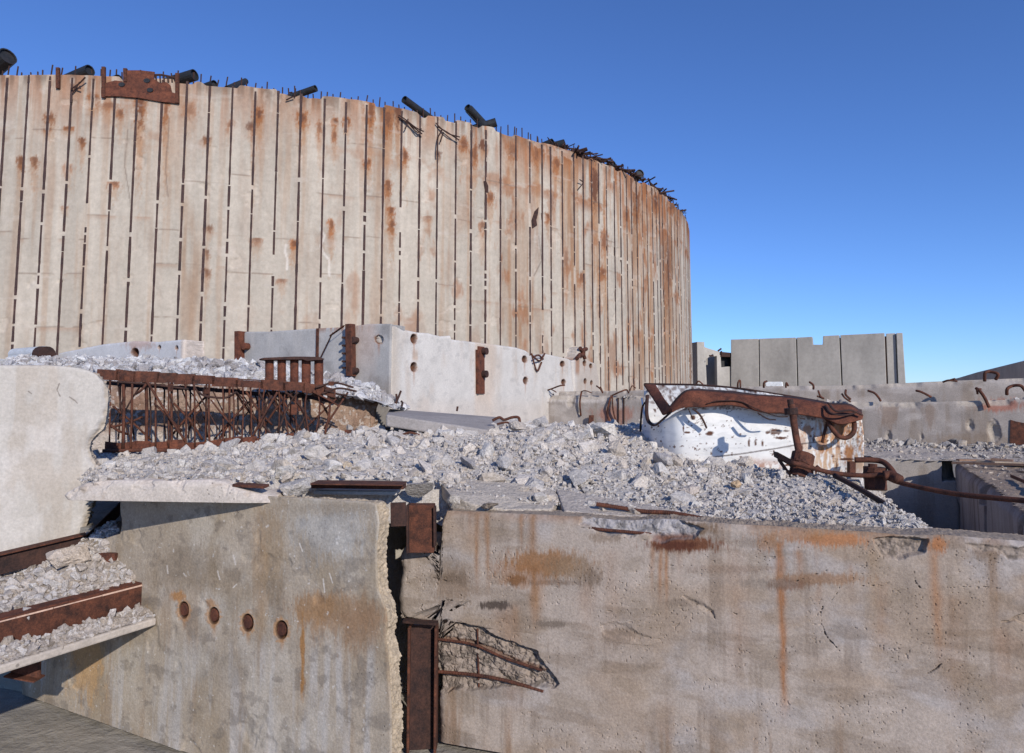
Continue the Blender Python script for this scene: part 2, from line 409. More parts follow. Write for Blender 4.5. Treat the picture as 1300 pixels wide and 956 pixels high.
# ================================================================== SETTING
gv = np.array([[-1500, -300, 0], [1500, -300, 0], [1500, 2500, 0], [-1500, 2500, 0]], float)
tag(mesh_np('ground', gv, [[0, 1, 2, 3]], mat='grndm'), kind='structure')
GAIN = 1.25
def A(r, g, b, k=1.0): return lin(r, g, b)/GAIN*k
RUSTC = np.array([.28, .112, .045]); RUSTD = np.array([.13, .055, .032]); DIRT = np.array([.20, .165, .12])
def blob(px, py, cx, cy, rx, ryu, ryd, seed=0, ns=.10, hard=.35):
    dy = py-cy; ry = np.where(dy < 0, ryu, ryd); q = ((px-cx)/rx)**2+(dy/ry)**2
    n = fbm(px*ns*1.6+seed*7, py*ns*.5, 0, 5, seed); n2 = fbm(px*ns*6, py*ns*1.1, 3.0, 4, seed+3)
    e = np.clip(np.exp(-q)*1.25+(n-.5)*.9+(n2-.5)*1.0, 0, 2)*ss(0, .12, np.exp(-q))
    return np.clip(ss(hard-.1, 1.05, e)*1.15, 0, 1)

def stains(c, px, py, L_, ns, hard, mul=1.0):
    for i, (x, y, rx, ru, rd, k, cl) in enumerate(L_):
        m = (np.abs(px-x) < 2.2*rx) & (py > y-2.2*ru) & (py < y+2.2*rd)
        if m.any():
            w_ = np.clip(blob(px[m], py[m], x, y, rx, ru, rd, int(x+y), ns, hard)*k*mul, 0, .95)[:, None]; c[m] = c[m]*(1-w_)+np.asarray(cl)*w_
    return c
# ------------------------------------------------------------------ the drum
DC = np.array([-12.8, 39.6]); DR = 22.5; DH = CZ+8.4
def drum_ang(px, R=DR):
    k = (px-650)/FPX; d = np.array([k, math.cos(PITCH)]); 
    a = d@d; bb = -2*(d@DC); cc = DC@DC-R*R; D = bb*bb-4*a*cc
    if D < 0: return None
    t = (-bb-math.sqrt(D))/(2*a); q = d*t-DC; return math.atan2(q[1], q[0])
def drum_pt(px, py, R=DR):                 # point on the drum surface seen at a photo pixel
    r = ray(px, py); a = r[:2]@r[:2]; bb = -2*(r[:2]@DC); cc = DC@DC-R*R; D = bb*bb-4*a*cc
    t = (-bb-math.sqrt(max(D, 0)))/(2*a); return r*t+np.array([0, 0, CZ])
SEAMS = [16, 44, 73, 101, 130, 159, 192, 224, 254, 284, 314, 344, 374, 405, 433, 460, 483, 506, 530, 553, 577, 597, 616, 635, 655, 673, 689, 700, 715, 730, 742, 753, 762, 772, 782, 790, 798, 804, 811, 818, 824, 831, 836, 840, 844, 850, 855, 859, 863, 866, 870]
drum = thing('concrete_drum', 'huge pale round concrete wall streaked with rust and ribbed by dark vertical steel strips', 'containment drum', (DC[0], DC[1], 0))
sa = [drum_ang(s) for s in SEAMS]; sa = [a for a in sa if a is not None]
sa = [sa[0]-math.radians(1.42)*k for k in range(26, 0, -1)] + sa
last = sa[-1]; sa += [last+math.radians(1.4)*k for k in range(1, 5)]
SA = np.array(sorted(sa))
def make_drum():
    fine = np.concatenate([np.linspace(math.radians(-130), math.radians(-93), 150)[:-1], np.linspace(math.radians(-93), math.radians(-14), 1050)]); rest = np.linspace(math.radians(-14), math.radians(230), 80)[1:-1]
    ang = np.concatenate([fine, rest]); zs = np.concatenate([[0, CZ-.6], np.linspace(CZ-.3, DH, 400)])
    nA, nZ = len(ang), len(zs); AA, ZZ = np.meshgrid(ang, zs, indexing='ij')
    S = AA*DR
    top = .07*(fbm(S[:, 0]*1.1, 0, 0, 3, 4)-.5)*2 + .10*ss(.6, .72, vn(S[:, 0]*2.3, 3, 0, 8))*-1
    topv = top[:, None]*np.ones_like(ZZ); f = np.clip((ZZ-CZ)/8.4, 0, 1); Z2 = ZZ+topv*f**12
    bay = np.searchsorted(SA, AA); rb = np.random.default_rng(5); bt = rb.uniform(-1, 1, len(SA)+2); bl = rb.uniform(0, 1, (len(SA)+2, 3))
    rad = DR + .006*bt[bay] + .012*(fbm(S*.8, Z2*.8, 0, 4, 2)-.5)
    spall = ss(.70, .76, fbm(S*1.7, Z2*1.7, 0, 4, 12)); rad = rad-.02*spall
    X = DC[0]+rad*np.cos(AA); Y = DC[1]+rad*np.sin(AA); W = np.stack([X, Y, Z2], -1); px, py = proj(W)
    dt = DH-Z2                                            # distance below the rim
    c = np.ones((nA, nZ, 3))*A(194, 182, 166)
    c = c*(1+.07*bt[bay])[..., None]
    c = c*(.88+.24*fbm(S*1.2, Z2*.45, 0, 5, 20))[..., None]; c = c*(.90+.20*fbm(S*8, Z2*.3, 0, 4, 21))[..., None]; c = c*(.94+.12*fbm(S*.5, Z2*5, 0, 4, 22))[..., None]
    # run-down streaks
    st = fbm(S*5.5, Z2*.22, 0, 4, 31); right = ss(430, 860, px)
    c = mixc(c, A(172, 134, 102), ss(.50, .76, st)*(.35+.6*right))
    st2 = fbm(S*2.3, Z2*.5, 0, 4, 37)
    c = mixc(c, A(150, 108, 80), ss(.56, .78, st2)*(.15+.6*right))
    for x0, x1, y0, y1, k in ((228, 252, 250, 430, .45), (463, 508, 130, 240, .35), (636, 672, 160, 440, .40), (655, 690, 380, 450, .4), (715, 731, 220, 400, .3), (748, 762, 150, 400, .35), (803, 822, 230, 480, .45), (840, 862, 250, 480, .6), (560, 600, 230, 300, .2)):
        m = ss(x0-3, x0+4, px)*ss(x1+3, x1-4, px)*ss(y0-20, y0+20, py)*ss(y1+20, y1-20, py)*ss(.3, .6, fbm(S*3, Z2*.5, 0, 3, int(x0)))
        c = mixc(c, A(158, 120, 88), m*k)
    # rusty weathering under the rim
    bl0 = 1.0+.9*bl[bay, 0]
    m = ss(bl0*1.25, .0, dt)*ss(.34, .58, fbm(S*5.5, Z2*.35, 0, 5, 41)); c = mixc(c, RUSTC*1.05, np.clip(m*(.68+.35*right)*(.5+.8*bl[bay, 1]), 0, .95))
    m = ss(3.4+2*right, .2, dt)*ss(.56, .70, fbm(S*4.5, Z2*.16, 0, 5, 141))*(.35+.65*right); c = mixc(c, RUSTC*1.15, m*.8)
    m = ss(.6, .0, dt)*ss(.36, .58, fbm(S*6, Z2*.8, 0, 3, 43)); c = mixc(c, A(112, 88, 72), m*.65)
    m = ss(1.3, 1.5, dt)*ss(2.1, 1.6, dt)*ss(.5, .68, fbm(S*1.6, Z2*2, 0, 4, 47)); c = mixc(c, RUSTC, m*(.3+.6*right))
    m = ss(.60, .74, fbm(S*2.2, Z2*.9, 0, 5, 51))*ss(200, 700, px); c = mixc(c, RUSTC, m*.7)
    B_ = [(177, 128, 6, 3, 30, 1, RUSTD), (177, 128, 10, 3, 22, .8, RUSTC), (210, 128, 5, 3, 34, .9, RUSTC), (118, 124, 9, 6, 8, 1, RUSTC), (138, 133, 14, 4, 8, .6, RUSTC), (152, 142, 6, 5, 10, .8, RUSTC), (62, 148, 8, 8, 10, .8, RUSTC*.8), (86, 163, 9, 3, 3, .9, RUSTC), (60, 164, 6, 2, 3, .8, RUSTC*.8),
          (26, 203, 6, 6, 14, .9, RUSTC*.8), (43, 203, 6, 6, 12, .8, RUSTC*.8), (104, 178, 5, 6, 10, .9, RUSTC*.8), (86, 213, 7, 6, 9, .6, RUSTC*1.2), (144, 232, 9, 2, 7, .8, RUSTC), (262, 177, 6, 5, 6, .8, RUSTC*.7), (82, 262, 6, 1, 4, .6, RUSTC), (240, 140, 10, 12, 10, .5, RUSTC), (292, 158, 6, 7, 9, .6, RUSTC),
          (328, 144, 7, 9, 12, 1.2, RUSTC), (321, 170, 3, 12, 22, .8, RUSTC), (383, 150, 8, 9, 11, 1.2, RUSTC), (318, 160, 6, 6, 6, .7, RUSTD), (405, 160, 4, 8, 16, .7, RUSTC), (373, 309, 6, 6, 9, 1.1, RUSTC*1.2), (325, 303, 9, 1, 8, .6, RUSTC), (357, 355, 8, 1, 6, .6, RUSTC), (425, 154, 5, 6, 7, 1, RUSTC), (424, 172, 4, 8, 10, .8, RUSTC), (440, 155, 6, 8, 8, 1, RUSTC),
          (470, 140, 7, 20, 26, 1, RUSTC), (492, 150, 8, 16, 22, 1, RUSTC), (505, 140, 5, 12, 20, .9, RUSTD), (466, 206, 6, 7, 8, .9, RUSTC), (513, 196, 6, 8, 14, 1.1, RUSTC), (492, 231, 6, 3, 18, .9, RUSTC), (496, 265, 6, 3, 12, 1, RUSTC), (497, 285, 5, 8, 14, .9, RUSTC), (420, 283, 5, 6, 16, .9, RUSTC*1.2), (556, 195, 4, 4, 8, .7, RUSTD), (543, 275, 7, 1, 7, .5, RUSTC),
          (588, 183, 7, 12, 10, .9, RUSTC), (602, 195, 5, 20, 18, .9, RUSTC), (613, 182, 5, 6, 8, 1, RUSTD), (622, 248, 6, 6, 12, .9, RUSTC), (612, 285, 5, 5, 16, .7, RUSTC), (650, 190, 8, 14, 18, .7, RUSTC), (680, 195, 6, 16, 16, .8, RUSTC), (706, 206, 6, 6, 14, .9, RUSTC), (695, 275, 4, 6, 8, .9, RUSTC), (755, 228, 5, 16, 30, 1, RUSTD), (767, 305, 6, 14, 18, .8, RUSTC), (765, 345, 6, 8, 12, .9, RUSTC), (738, 352, 5, 8, 12, .8, RUSTC),
          (808, 250, 5, 20, 40, .9, RUSTC*.8), (832, 255, 6, 12, 16, 1, RUSTC), (848, 330, 5, 40, 60, .7, RUSTC*.8), (852, 262, 6, 10, 10, .9, RUSTC), (795, 270, 4, 10, 20, .8, RUSTC), (718, 330, 4, 20, 20, .5, RUSTC), (700, 250, 5, 10, 30, .5, RUSTC), (262, 345, 6, 5, 10, .7, RUSTC*.7), (262, 320, 5, 5, 8, .6, RUSTC*.7), (265, 290, 6, 6, 5, .6, RUSTC*.7)]
    c = stains(c, px, py, [(x, y+rd*.6, rx*.9, ru, rd*3.0, k*.55, A(176, 132, 96)) for x, y, rx, ru, rd, k, cl in B_], .3, .3)
    c = stains(c, px, py, [(x, y, rx*1.05, ru*1.05, rd*1.25, k, cl) for x, y, rx, ru, rd, k, cl in B_], .3, .35)
    c = stains(c, px, py, [(x+.8, y-.5, rx*.6, ru*.6, rd*.6, k*.75, RUSTD) for x, y, rx, ru, rd, k, cl in B_], .4, .35)
    # pour lines of the formwork, each bay at its own height
    for k, zz in enumerate((6.95, 5.7, 4.4, 3.2, 2.1, 1.0)):
        zl = CZ+zz+(bl[bay//3 % len(bl), k % 3]-.5)*.7; on = ss(.42, .55, vn(bay*.7, k*3.1, 0, 66))
        m = ss(.030, .006, np.abs(Z2-zl+.03*(fbm(S*2, 0, 0, 2, k)-.5)))*on*ss(.3, .5, fbm(S*4, Z2*4, 0, 2, 70+k)); c = mixc(c, A(132, 112, 96), m*.6*ss(.25, .6, vn(bay*1.37, k*7.7, 0, 67)))
        rad2 = m
        m = ss(.18, 0, zl-Z2)*ss(0, .02, zl-Z2)*on*ss(.5, .7, fbm(S*3, Z2, 0, 3, 80+k)); c = mixc(c, RUSTC, m*.35)
    # thin cracks and pale repair smears
    for x0, pts in ((0, [(162, 165), (158, 210), (166, 260), (163, 330)]), (0, [(215, 150), (210, 215), (213, 250)]), (0, [(678, 350), (688, 330), (684, 300)])):
        c = mixc(c, A(110, 92, 80), ss(1.3, .4, sdline(px, py, pts)+.6*(fbm(px*.5, py*.5, 0, 2, 3)-.5))*.5)
    for pts in ([(407, 290), (412, 300), (407, 312), (411, 322), (418, 330), (418, 350)], [(363, 311), (362, 320), (365, 330), (364, 342)]):
        c = mixc(c, A(232, 222, 210), ss(2.0, 1.0, sdline(px, py, pts))*.6)
    m = ss(.70, .76, fbm(S*1.1, Z2*3.2, 0, 4, 90)); c = mixc(c, A(210, 198, 186), m*.2)
    c = mixc(c, A(214, 198, 180), spall*.3)
    # mortar smeared beside the strips
    sd = np.min(np.abs(AA[:, :1]-SA[None]), 1)[:, None]*DR; m = ss(.07, .03, sd)*ss(.52, .62, fbm(S*2, Z2*4, 0, 3, 96)); c = mixc(c, A(204, 190, 174), m*.6)
    # inner ring
    th = 1.1; ri = DR-th
    V = [W.reshape(-1, 3)]; CC = [c.reshape(-1, 3)]; idx = np.arange(nA*nZ).reshape(nA, nZ); nx = np.roll(np.arange(nA), -1)
    Q = [np.stack([idx[:, :-1], idx[nx][:, :-1], idx[nx][:, 1:], idx[:, 1:]], -1).reshape(-1, 4)]
    ti = np.stack([DC[0]+ri*np.cos(ang), DC[1]+ri*np.sin(ang), Z2[:, -1]], -1); bi = ti.copy(); bi[:, 2] = 0
    V += [ti, bi]; CC += [np.ones((2*nA, 3))*A(170, 155, 140)]; b1 = nA*nZ+np.arange(nA); b2 = b1+nA
    Q += [np.stack([idx[:, -1], idx[nx, -1], b1[nx], b1], -1), np.stack([b1, b1[nx], b2[nx], b2], -1)]
    mesh_np('wall', np.concatenate(V), np.concatenate(Q), col=np.concatenate(CC), mat='drum', parent=drum, smooth=True)
make_drum()
# steel strips embedded flush in the drum, broken where concrete runs over them
rs = np.random.default_rng(11)
for i, a in enumerate(SA):
    z = CZ-.5; wdt = .031+.005*rs.uniform(-1, 1); zt = DH-rs.uniform(0, .12); st_ = []
    if rs.random() < .3: z = CZ+rs.uniform(.2, .6)
    while z < zt-.1:                       # (from, to, visible)
        broken = (z < CZ+5.2) and rs.random() < .8
        z1 = min(z+(rs.uniform(.12, 1.3) if broken else rs.uniform(1.0, 3.5)), zt); st_.append((z, z1))
        z = z1+(rs.uniform(.02, .13) if broken else rs.uniform(.0, .03))
        if rs.random() < .06 and z > CZ+1: z += rs.uniform(.2, .9)
    zz = []; of = []; hw = []
    for q0, q1 in st_:
        n = max(2, int((q1-q0)/.16)); g = np.linspace(q0, q1, n); zz += [q0-.012]+list(g)+[q1+.012]; of += [-.06]+[.008]*n+[-.06]; w0 = wdt*rs.uniform(.85, 1.15); hw += [w0*.4]+list(w0*rs.uniform(.75, 1.12, n))+[w0*.4]
    ring = []
    for q, f_, h in zip(zz, of, hw):
        for s_, f2 in ((-1, f_), (1, f_), (1, -.10), (-1, -.10)):
            b = a+s_*h/DR; ring.append([DC[0]+(DR+f2)*math.cos(b), DC[1]+(DR+f2)*math.sin(b), q])
    n = len(zz); fq = [(k*4+e, k*4+(e+1) % 4, k*4+4+(e+1) % 4, k*4+4+e) for k in range(n-1) for e in range(4)]
    mb = MB().add(ring, fq, ngons=[[3, 2, 1, 0], [n*4-4, n*4-3, n*4-2, n*4-1]])
    mb.build('steel_strip', 'strip', drum)
# rusty starter bars standing out of the rim
def rim_z(a): return DH-.12
stub = MB().tube([(0, 0, 0), (.004, 0, .18), (.002, .004, .36)], .019, 5).build('rebar_stub', 'rustdark', origin=(0, 0, 0)); stub.parent = drum
first = True; stubs = []
a = SA[0]
while a < SA[-1]+.05:
    stubs.append(a); a += (.19+rs.uniform(-.03, .05))/DR
stubs = sorted(stubs, key=lambda q: abs(q-math.radians(-91)))
rest = MB()
for k, a in enumerate(stubs):
    off = rs.uniform(.08, .3); r_ = DR-off; p = np.array([DC[0]+r_*math.cos(a), DC[1]+r_*math.sin(a), DH-rs.uniform(.02, .2)])
    if k < 98:
        o = stub if first else stub.copy()
        if not first: C.objects.link(o); o.parent = drum
        first = False
        o.location = (p[0]-DC[0], p[1]-DC[1], p[2]); o.rotation_euler = (rs.normal(0, .07), rs.normal(0, .07), rs.uniform(0, 6)); sc_ = rs.uniform(.75, 1.15); o.scale = (1, 1, sc_)
    else:
        rest.tube([p, p+np.array([rs.normal(0, .02), 0, .36*rs.uniform(.8, 1.2)])], .019, 5)
rr = rest.build('rebar_stubs', 'rustdark', drum); rr['kind'] = 'stuff'
# black ducts poking over the rim
def rimp(px, py, off=.45): return drum_pt(px, py, DR-off)
for a_, b_, r_ in (((-14, 92), (10, 71), .26), ((86, 101), (114, 89), .17), ((218, 104), (247, 95), .18), ((378, 120), (401, 112), .11), ((535, 142), (513, 126), .13), ((620, 163), (593, 136), .13), ((608, 162), (630, 155), .16), ((606, 150), (618, 163), .17), ((690, 186), (702, 181), .17), ((702, 186), (717, 182), .17), ((770, 214), (779, 207), .15), ((806, 226), (813, 220), .20), ((140, 104), (150, 100), .13), ((258, 111), (272, 106), .11), ((300, 108), (288, 113), .1)):
    pa = rimp(*a_); pb = rimp(*b_, .1); r_ = r_*.85; d_ = (pb-pa); d_ /= np.linalg.norm(d_)
    mb = MB(); mb.tube([pa-d_*.5, pa, pb], r_, 16, cap=False); mb.tube([pb, pb-d_*.004], [r_, r_*.86], 16, cap=False); mb.tube([pb-d_*.004, pb-d_*.5], r_*.86, 16, cap=False)
    mb.tube([pb-d_*.06, pb-d_*.065], r_*.86, 16)
    mb.build('duct_pipe', 'black', drum, smooth=False)
# torn steel plate hung over the rim
def drum_sheet(poly, off, th, mat, name):
    lo = [drum_pt(x, y, DR+off) for x, y in poly]; ctr = np.mean(lo, 0); n = np.array([ctr[0]-DC[0], ctr[1]-DC[1], 0]); n /= np.linalg.norm(n)
    # follow the curve: subdivide as strips between upper and lower edges
    return MB().prism(lo, -n*th).build(name, mat, drum)
drum_sheet([(128, 122), (128, 111), (134, 105), (146, 102), (155, 103), (155, 106), (160, 100), (160, 89), (178, 89), (196, 91), (195, 100), (203, 105), (211, 104), (216, 108), (218, 117), (225, 119), (225, 131), (205, 129), (176, 124), (150, 122)], .06, .03, 'rustbright', 'steel_plate')
for x, y0, y1 in ((131.5, 85, 124), (225, 93, 131), (159, 87, 104), (73.5, 86, 112)):
    a1, a2 = drum_pt(x, y1, DR+.05), drum_pt(x, y0, DR+.05); MB().bar(a1, a2, (.045, 0, 0), (0, .03, 0)).build('edge_strip', 'rust', drum)
mb = MB(); pts = [rimp(x, y, -.02) for x, y in ((195, 95), (205, 95), (215, 97), (226, 100))]; mb.tube(pts, .028, 6)
for x in (198, 203, 208, 213, 218): mb.tube([rimp(x, 95.5+(x-198)*.12, -.02), rimp(x+.5, 104, -.02)], .02, 5)
mb.build('handrail', 'rustdark', drum)
# ring holes and lip on the plate, the shade inside drawn as black discs
for x, y in ((186, 102), (190, 114), (154, 107)):
    q = drum_pt(x, y, DR+.07); th_ = np.linspace(0, 2*math.pi, 11)[:-1]; MB().prism([q+np.array([.085*math.cos(t), 0, .06*math.sin(t)]) for t in th_], (0, .015, 0)).build('plate_hole_shade', 'black', drum)
# bent reinforcement hanging from the face
for pl_ in ([[(506, 146), (515, 152), (528, 162), (538, 167)], [(507, 149), (520, 158), (536, 170)], [(518, 151), (516, 160), (514, 163)], [(515, 152), (525, 164), (531, 168), (535, 163)]],
            [[(553, 156), (560, 163), (570, 170), (584, 174)], [(556, 161), (568, 168), (583, 178)], [(561, 165), (556, 175), (555, 190), (556, 196)], [(563, 168), (559, 180)]],
            [[(90, 113), (100, 106), (108, 98)], [(92, 117), (101, 104)], [(93, 111), (102, 112)]], [[(363, 127), (373, 122)], [(366, 118), (371, 117)], [(374, 122), (375, 112)]], [[(734, 240), (740, 232), (736, 228)]]):
    mb = MB()
    for seg in pl_:
        q = curve([drum_pt(x, y, DR+.06+.05*k) for k, (x, y) in enumerate(seg)], 4); mb.tube(q, .02, 5)
    mb.build('bent_rebar', 'rustdark', drum)
drum_sheet([(676, 290), (675, 280), (679, 268), (684, 263), (683, 272), (681, 279), (682, 286)], .02, .02, 'rustdark', 'peeled_plate')
drum_sheet([(620, 245), (616, 243), (614, 230), (617, 229), (620, 236)], .02, .02, 'rustdark', 'peeled_plate')
# tangle of scrap along the right part of the rim
mb = MB()
for k in range(75):
    x = rs.uniform(700, 775); y = 181+(x-688)*.33+rs.normal(0, 1.2); q = rimp(x, y, rs.uniform(.05, .6)); d_ = rs.normal(size=3)*np.array([.24, .2, .07])
    mb.tube([q-d_, q+d_*.3+rs.normal(size=3)*.05, q+d_], rs.uniform(.015, .045), 5)
for k in range(70):
    x = rs.uniform(775, 872); y = np.interp(x, [775, 800, 824, 844, 860, 872], [211, 219, 232, 247, 264, 284]); q = rimp(x, y+rs.uniform(-1, 1), rs.uniform(.05, .6)); d_ = rs.normal(size=3)*np.array([.2, .2, .07])
    mb.tube([q-d_, q+d_], rs.uniform(.02, .045), 5)
o = mb.build('rim_scrap', 'rustdark', drum); o['kind'] = 'stuff'

# ------------------------------------------------------------------ far ruined block
FP = Plane.px(928, 47, 1147, 42)
ruin = thing('ruined_block', 'distant grey panelled concrete ruin with a notch in its flat top, right of the drum', 'ruined building', FP.hit(1040, 506)*np.array([1, 1, 0]))
def fpanel(poly, off=0.0, th=.5, name='wall_panel', mat='far', bevel=.03, par=None, pl=None):
    pl = pl or FP; lo = [pl.hit(x, y)+np.array([pl.n[0]*off, pl.n[1]*off, 0]) for x, y in poly]
    return MB().prism(lo, (-pl.n[0]*th, -pl.n[1]*th, 0)).build(name, mat, par or ruin, bevel=bevel)
fpanel([(928, 502), (928, 431), (963, 430), (964, 502)]); fpanel([(965, 502), (964.2, 430), (1010.5, 428.5), (1012.5, 502)], off=.03)
fpanel([(1013.7, 502), (1011.7, 428.5), (1031, 427.5), (1032, 437.5), (1044.5, 437.5), (1045, 426.5), (1065.5, 425.5), (1069, 502)], off=.0)
fpanel([(1070.4, 502), (1067, 425.5), (1123, 422.8), (1126, 502)], off=.03); fpanel([(1128, 502), (1125, 423), (1137, 422.5), (1140, 502)], off=-.25)
fpanel([(1141, 502), (1138, 422.5), (1146, 422.3), (1151, 502)], off=-.1)
fpanel([(929, 502), (929, 433), (1029, 430), (1030, 441), (1046, 441), (1047, 429), (1136, 426), (1138, 502)], off=-.30, th=.12, name='backing', mat='rustdark')
# left wing: pillars, lintel, doorway
WP = Plane.px(885, 46, 928, 46.6)
fpanel([(886, 502), (885, 434), (894.5, 434), (895.5, 502)], pl=WP, name='pillar', th=.8)
fpanel([(895.5, 502), (895, 455), (895, 438), (904, 441.5), (919, 446), (919, 451), (905, 453), (901, 456), (903, 502)], pl=WP, name='front_wall', off=-.5, th=.35)
fpanel([(915.5, 502), (914.5, 451), (919.5, 450), (920.5, 466), (928, 465), (934, 465), (934, 502)], pl=WP, name='front_wall', off=-.45, th=.35)
fpanel([(919, 452.5), (919, 446), (934, 447.5), (934, 453)], pl=WP, name='lintel', off=-.4, th=.4, mat='rustdark')
fpanel([(884, 506), (890, 440), (905, 444), (935, 448), (936, 506)], pl=WP, name='inner_wall', off=-2.6, th=.3)
fpanel([(907, 506), (907, 463), (915, 462), (916, 506)], pl=WP, name='doorway_shade', off=-2.45, th=.1, mat='black')  # black sheet standing in for the shade of the doorway
fpanel([(919, 470), (919, 448), (938, 449), (938, 470)], pl=WP, name='opening_shade', off=-.95, th=.2, mat='black')  # black sheet in place of the shade behind the opening
for x0, y0, x1, y1 in ((910, 446, 914, 443), (914, 446, 915, 452), (899, 452, 904, 452)):
    MB().tube([WP.hit(x0, y0)+[0, -.3, 0], WP.hit(x1, y1)+[0, -.3, 0]], .06, 6).build('bent_rebar', 'rustdark', ruin)
# side wall to give the block its depth
for x_, tp in ((929, 431), (1149, 422.5)):
    b0 = FP.hit(x_, 502); t0 = FP.hit(x_, tp); off = -.55
    v = [b0+[FP.n[0]*off, FP.n[1]*off, 0], b0+[FP.n[0]*(off-6), FP.n[1]*(off-6), 0]]; s_ = np.array([FP.d[0], FP.d[1], 0])*(.4 if x_ < 1000 else -.4)
    h = np.array([0, 0, t0[2]-b0[2]]); MB().box8([v[0], v[0]+s_, v[1]+s_, v[1], v[0]+h, v[0]+s_+h, v[1]+s_+h, v[1]+h]).build('side_wall', 'far', ruin, bevel=.03)
o = fpanel([(975, 491), (974, 485), (995, 485), (996, 491)], off=.8, th=.3, mat=None)
o.name = 'white_slab'; M['whitep'] = concrete('white_paint', (.72, .74, .75)); o.data.materials.append(M['whitep'])
# right: dark parapet seen from its shaded side
PP = Plane.px(1194, 45, 1300, 21)
par = MB().prism([PP.hit(x, y) for x, y in ((1190, 505), (1192, 485), (1215, 480), (1240, 472.5), (1262, 467), (1300, 457.5), (1320, 452), (1325, 530))], (-PP.n[0]*.8, -PP.n[1]*.8, 0)).build('parapet', 'far', bevel=.04)
tag(par, 'dark sloping concrete parapet in shade at the far right edge on the horizon', 'parapet')

# ================================================================== MIDDLE GROUND
# ------------------------------------------------------------------ the long beam
def uline(c): return Plane(UD*0+VD*c, UD)            # line  x*VD0 + y*VD1 = c
BP = uline(13.6)
beam = thing('long_beam', 'long grey concrete beam with a row of bent rebar hooks, running behind the white tank', 'beam', BP.hit(1000, 506)*np.array([1, 1, 0]))
def pxf(pl, pts):
    s, z = zip(*[pl.sz(x, y) for x, y in pts]); s = np.array(s); z = np.array(z); k = np.argsort(s); s, z = s[k], z[k]
    return (lambda q: np.interp(q, s, z)), s, z
def cst(v): return lambda z: v+0*z
sL = BP.sz(618, 520)[0]; sR = BP.sz(1420, 520)[0]
Tb, _, _ = pxf(BP, [(600, 501), (660, 502), (740, 502), (820, 503), (900, 505), (1000, 508), (1088, 510), (1140, 511), (1200, 510), (1300, 507), (1430, 505)])
def beam_col(s, z, px, py, d):
    c = np.ones(s.shape+(3,))*A(168, 158, 150); c *= (.85+.3*fbm(s*1.3, z*2.2, 0, 4, 3))[..., None]
    st = fbm(s*7, z*.6, 0, 4, 5); c = mixc(c, A(140, 124, 108), ss(.5, .75, st)*.6)
    c = mixc(c, A(196, 186, 178), ss(.55, .7, fbm(s*2, z*4, 0, 4, 8))*.5)
    c = stains(c, px, py, ((780, 527, 26, 12, 12, .8, A(165, 118, 100)), (1270, 515, 30, 8, 8, .8, A(170, 110, 90)), (1130, 520, 14, 6, 25, .6, A(140, 115, 95)), (1180, 520, 8, 6, 25, .5, A(140, 115, 95)), (1240, 560, 60, 12, 12, .5, A(140, 120, 100)), (730, 506, 40, 4, 6, .5, A(225, 215, 205)),), .1, .3)
    br = ss(.012, .03, d); c = mixc(c, A(186, 174, 160), br*.8)
    return c
def beam_disp(s, z, px, py):
    top = Tb(s)-z; n = fbm(s*5, z*5, 0, 4, 40)
    d = .05*ss(.16, .0, top)*ss(.34, .58, fbm(s*2.1, 0*z, 0, 3, 14)+.3*(n-.5))*(.5+n)
    for x, y, r_ in ((1262, 547, 9), (1232, 540, 6), (960, 540, 6), (1128, 553, 5), (1170, 556, 6), (725, 512, 6), (735, 525, 4), (620, 520, 6)):
        d = d+.07*np.clip(1-np.hypot(px-x, (py-y)*.6)/r_+(n-.5)*1.4, 0, 1)
    return d
warp_wall('beam_face', BP, cst(sL), cst(sR), Tb, CZ-.78, 1100, 120, .5, beam_disp, beam_col, 'paint', beam, rnd=.02, rough_edge=.05)
# upper tier set back on the beam
UP = uline(14.15)
Tu, _, _ = pxf(UP, [(600, 499), (640, 497.5), (700, 497), (800, 496), (880, 491), (960, 490.5), (1088, 489), (1152, 486), (1220, 483), (1300, 480), (1430, 477)])
warp_wall('upper_tier', UP, cst(UP.sz(600, 500)[0]), cst(UP.sz(1420, 500)[0]), Tu, CZ-.2, 700, 40, .9, lambda s, z, px, py: .06*ss(.12, 0, Tu(s)-z)*ss(.45, .65, fbm(s*3, z, 0, 3, 6)), beam_col, 'paint', beam, rnd=.03, rough_edge=.05)
hk = np.random.default_rng(3)
def hook(pts, d0, r=.016, name='rebar_hook', par=None, plane=None, off=.1, mat='rust'):
    pl = plane or BP; q = [pl.hit(x, y)+np.array([pl.n[0], pl.n[1], 0])*(off if np.isscalar(off) else off[i]) for i, (x, y) in enumerate(pts)]
    return MB().tube(curve(q, 5), r, 7).build(name, mat, par if par is not None else beam, smooth=True)
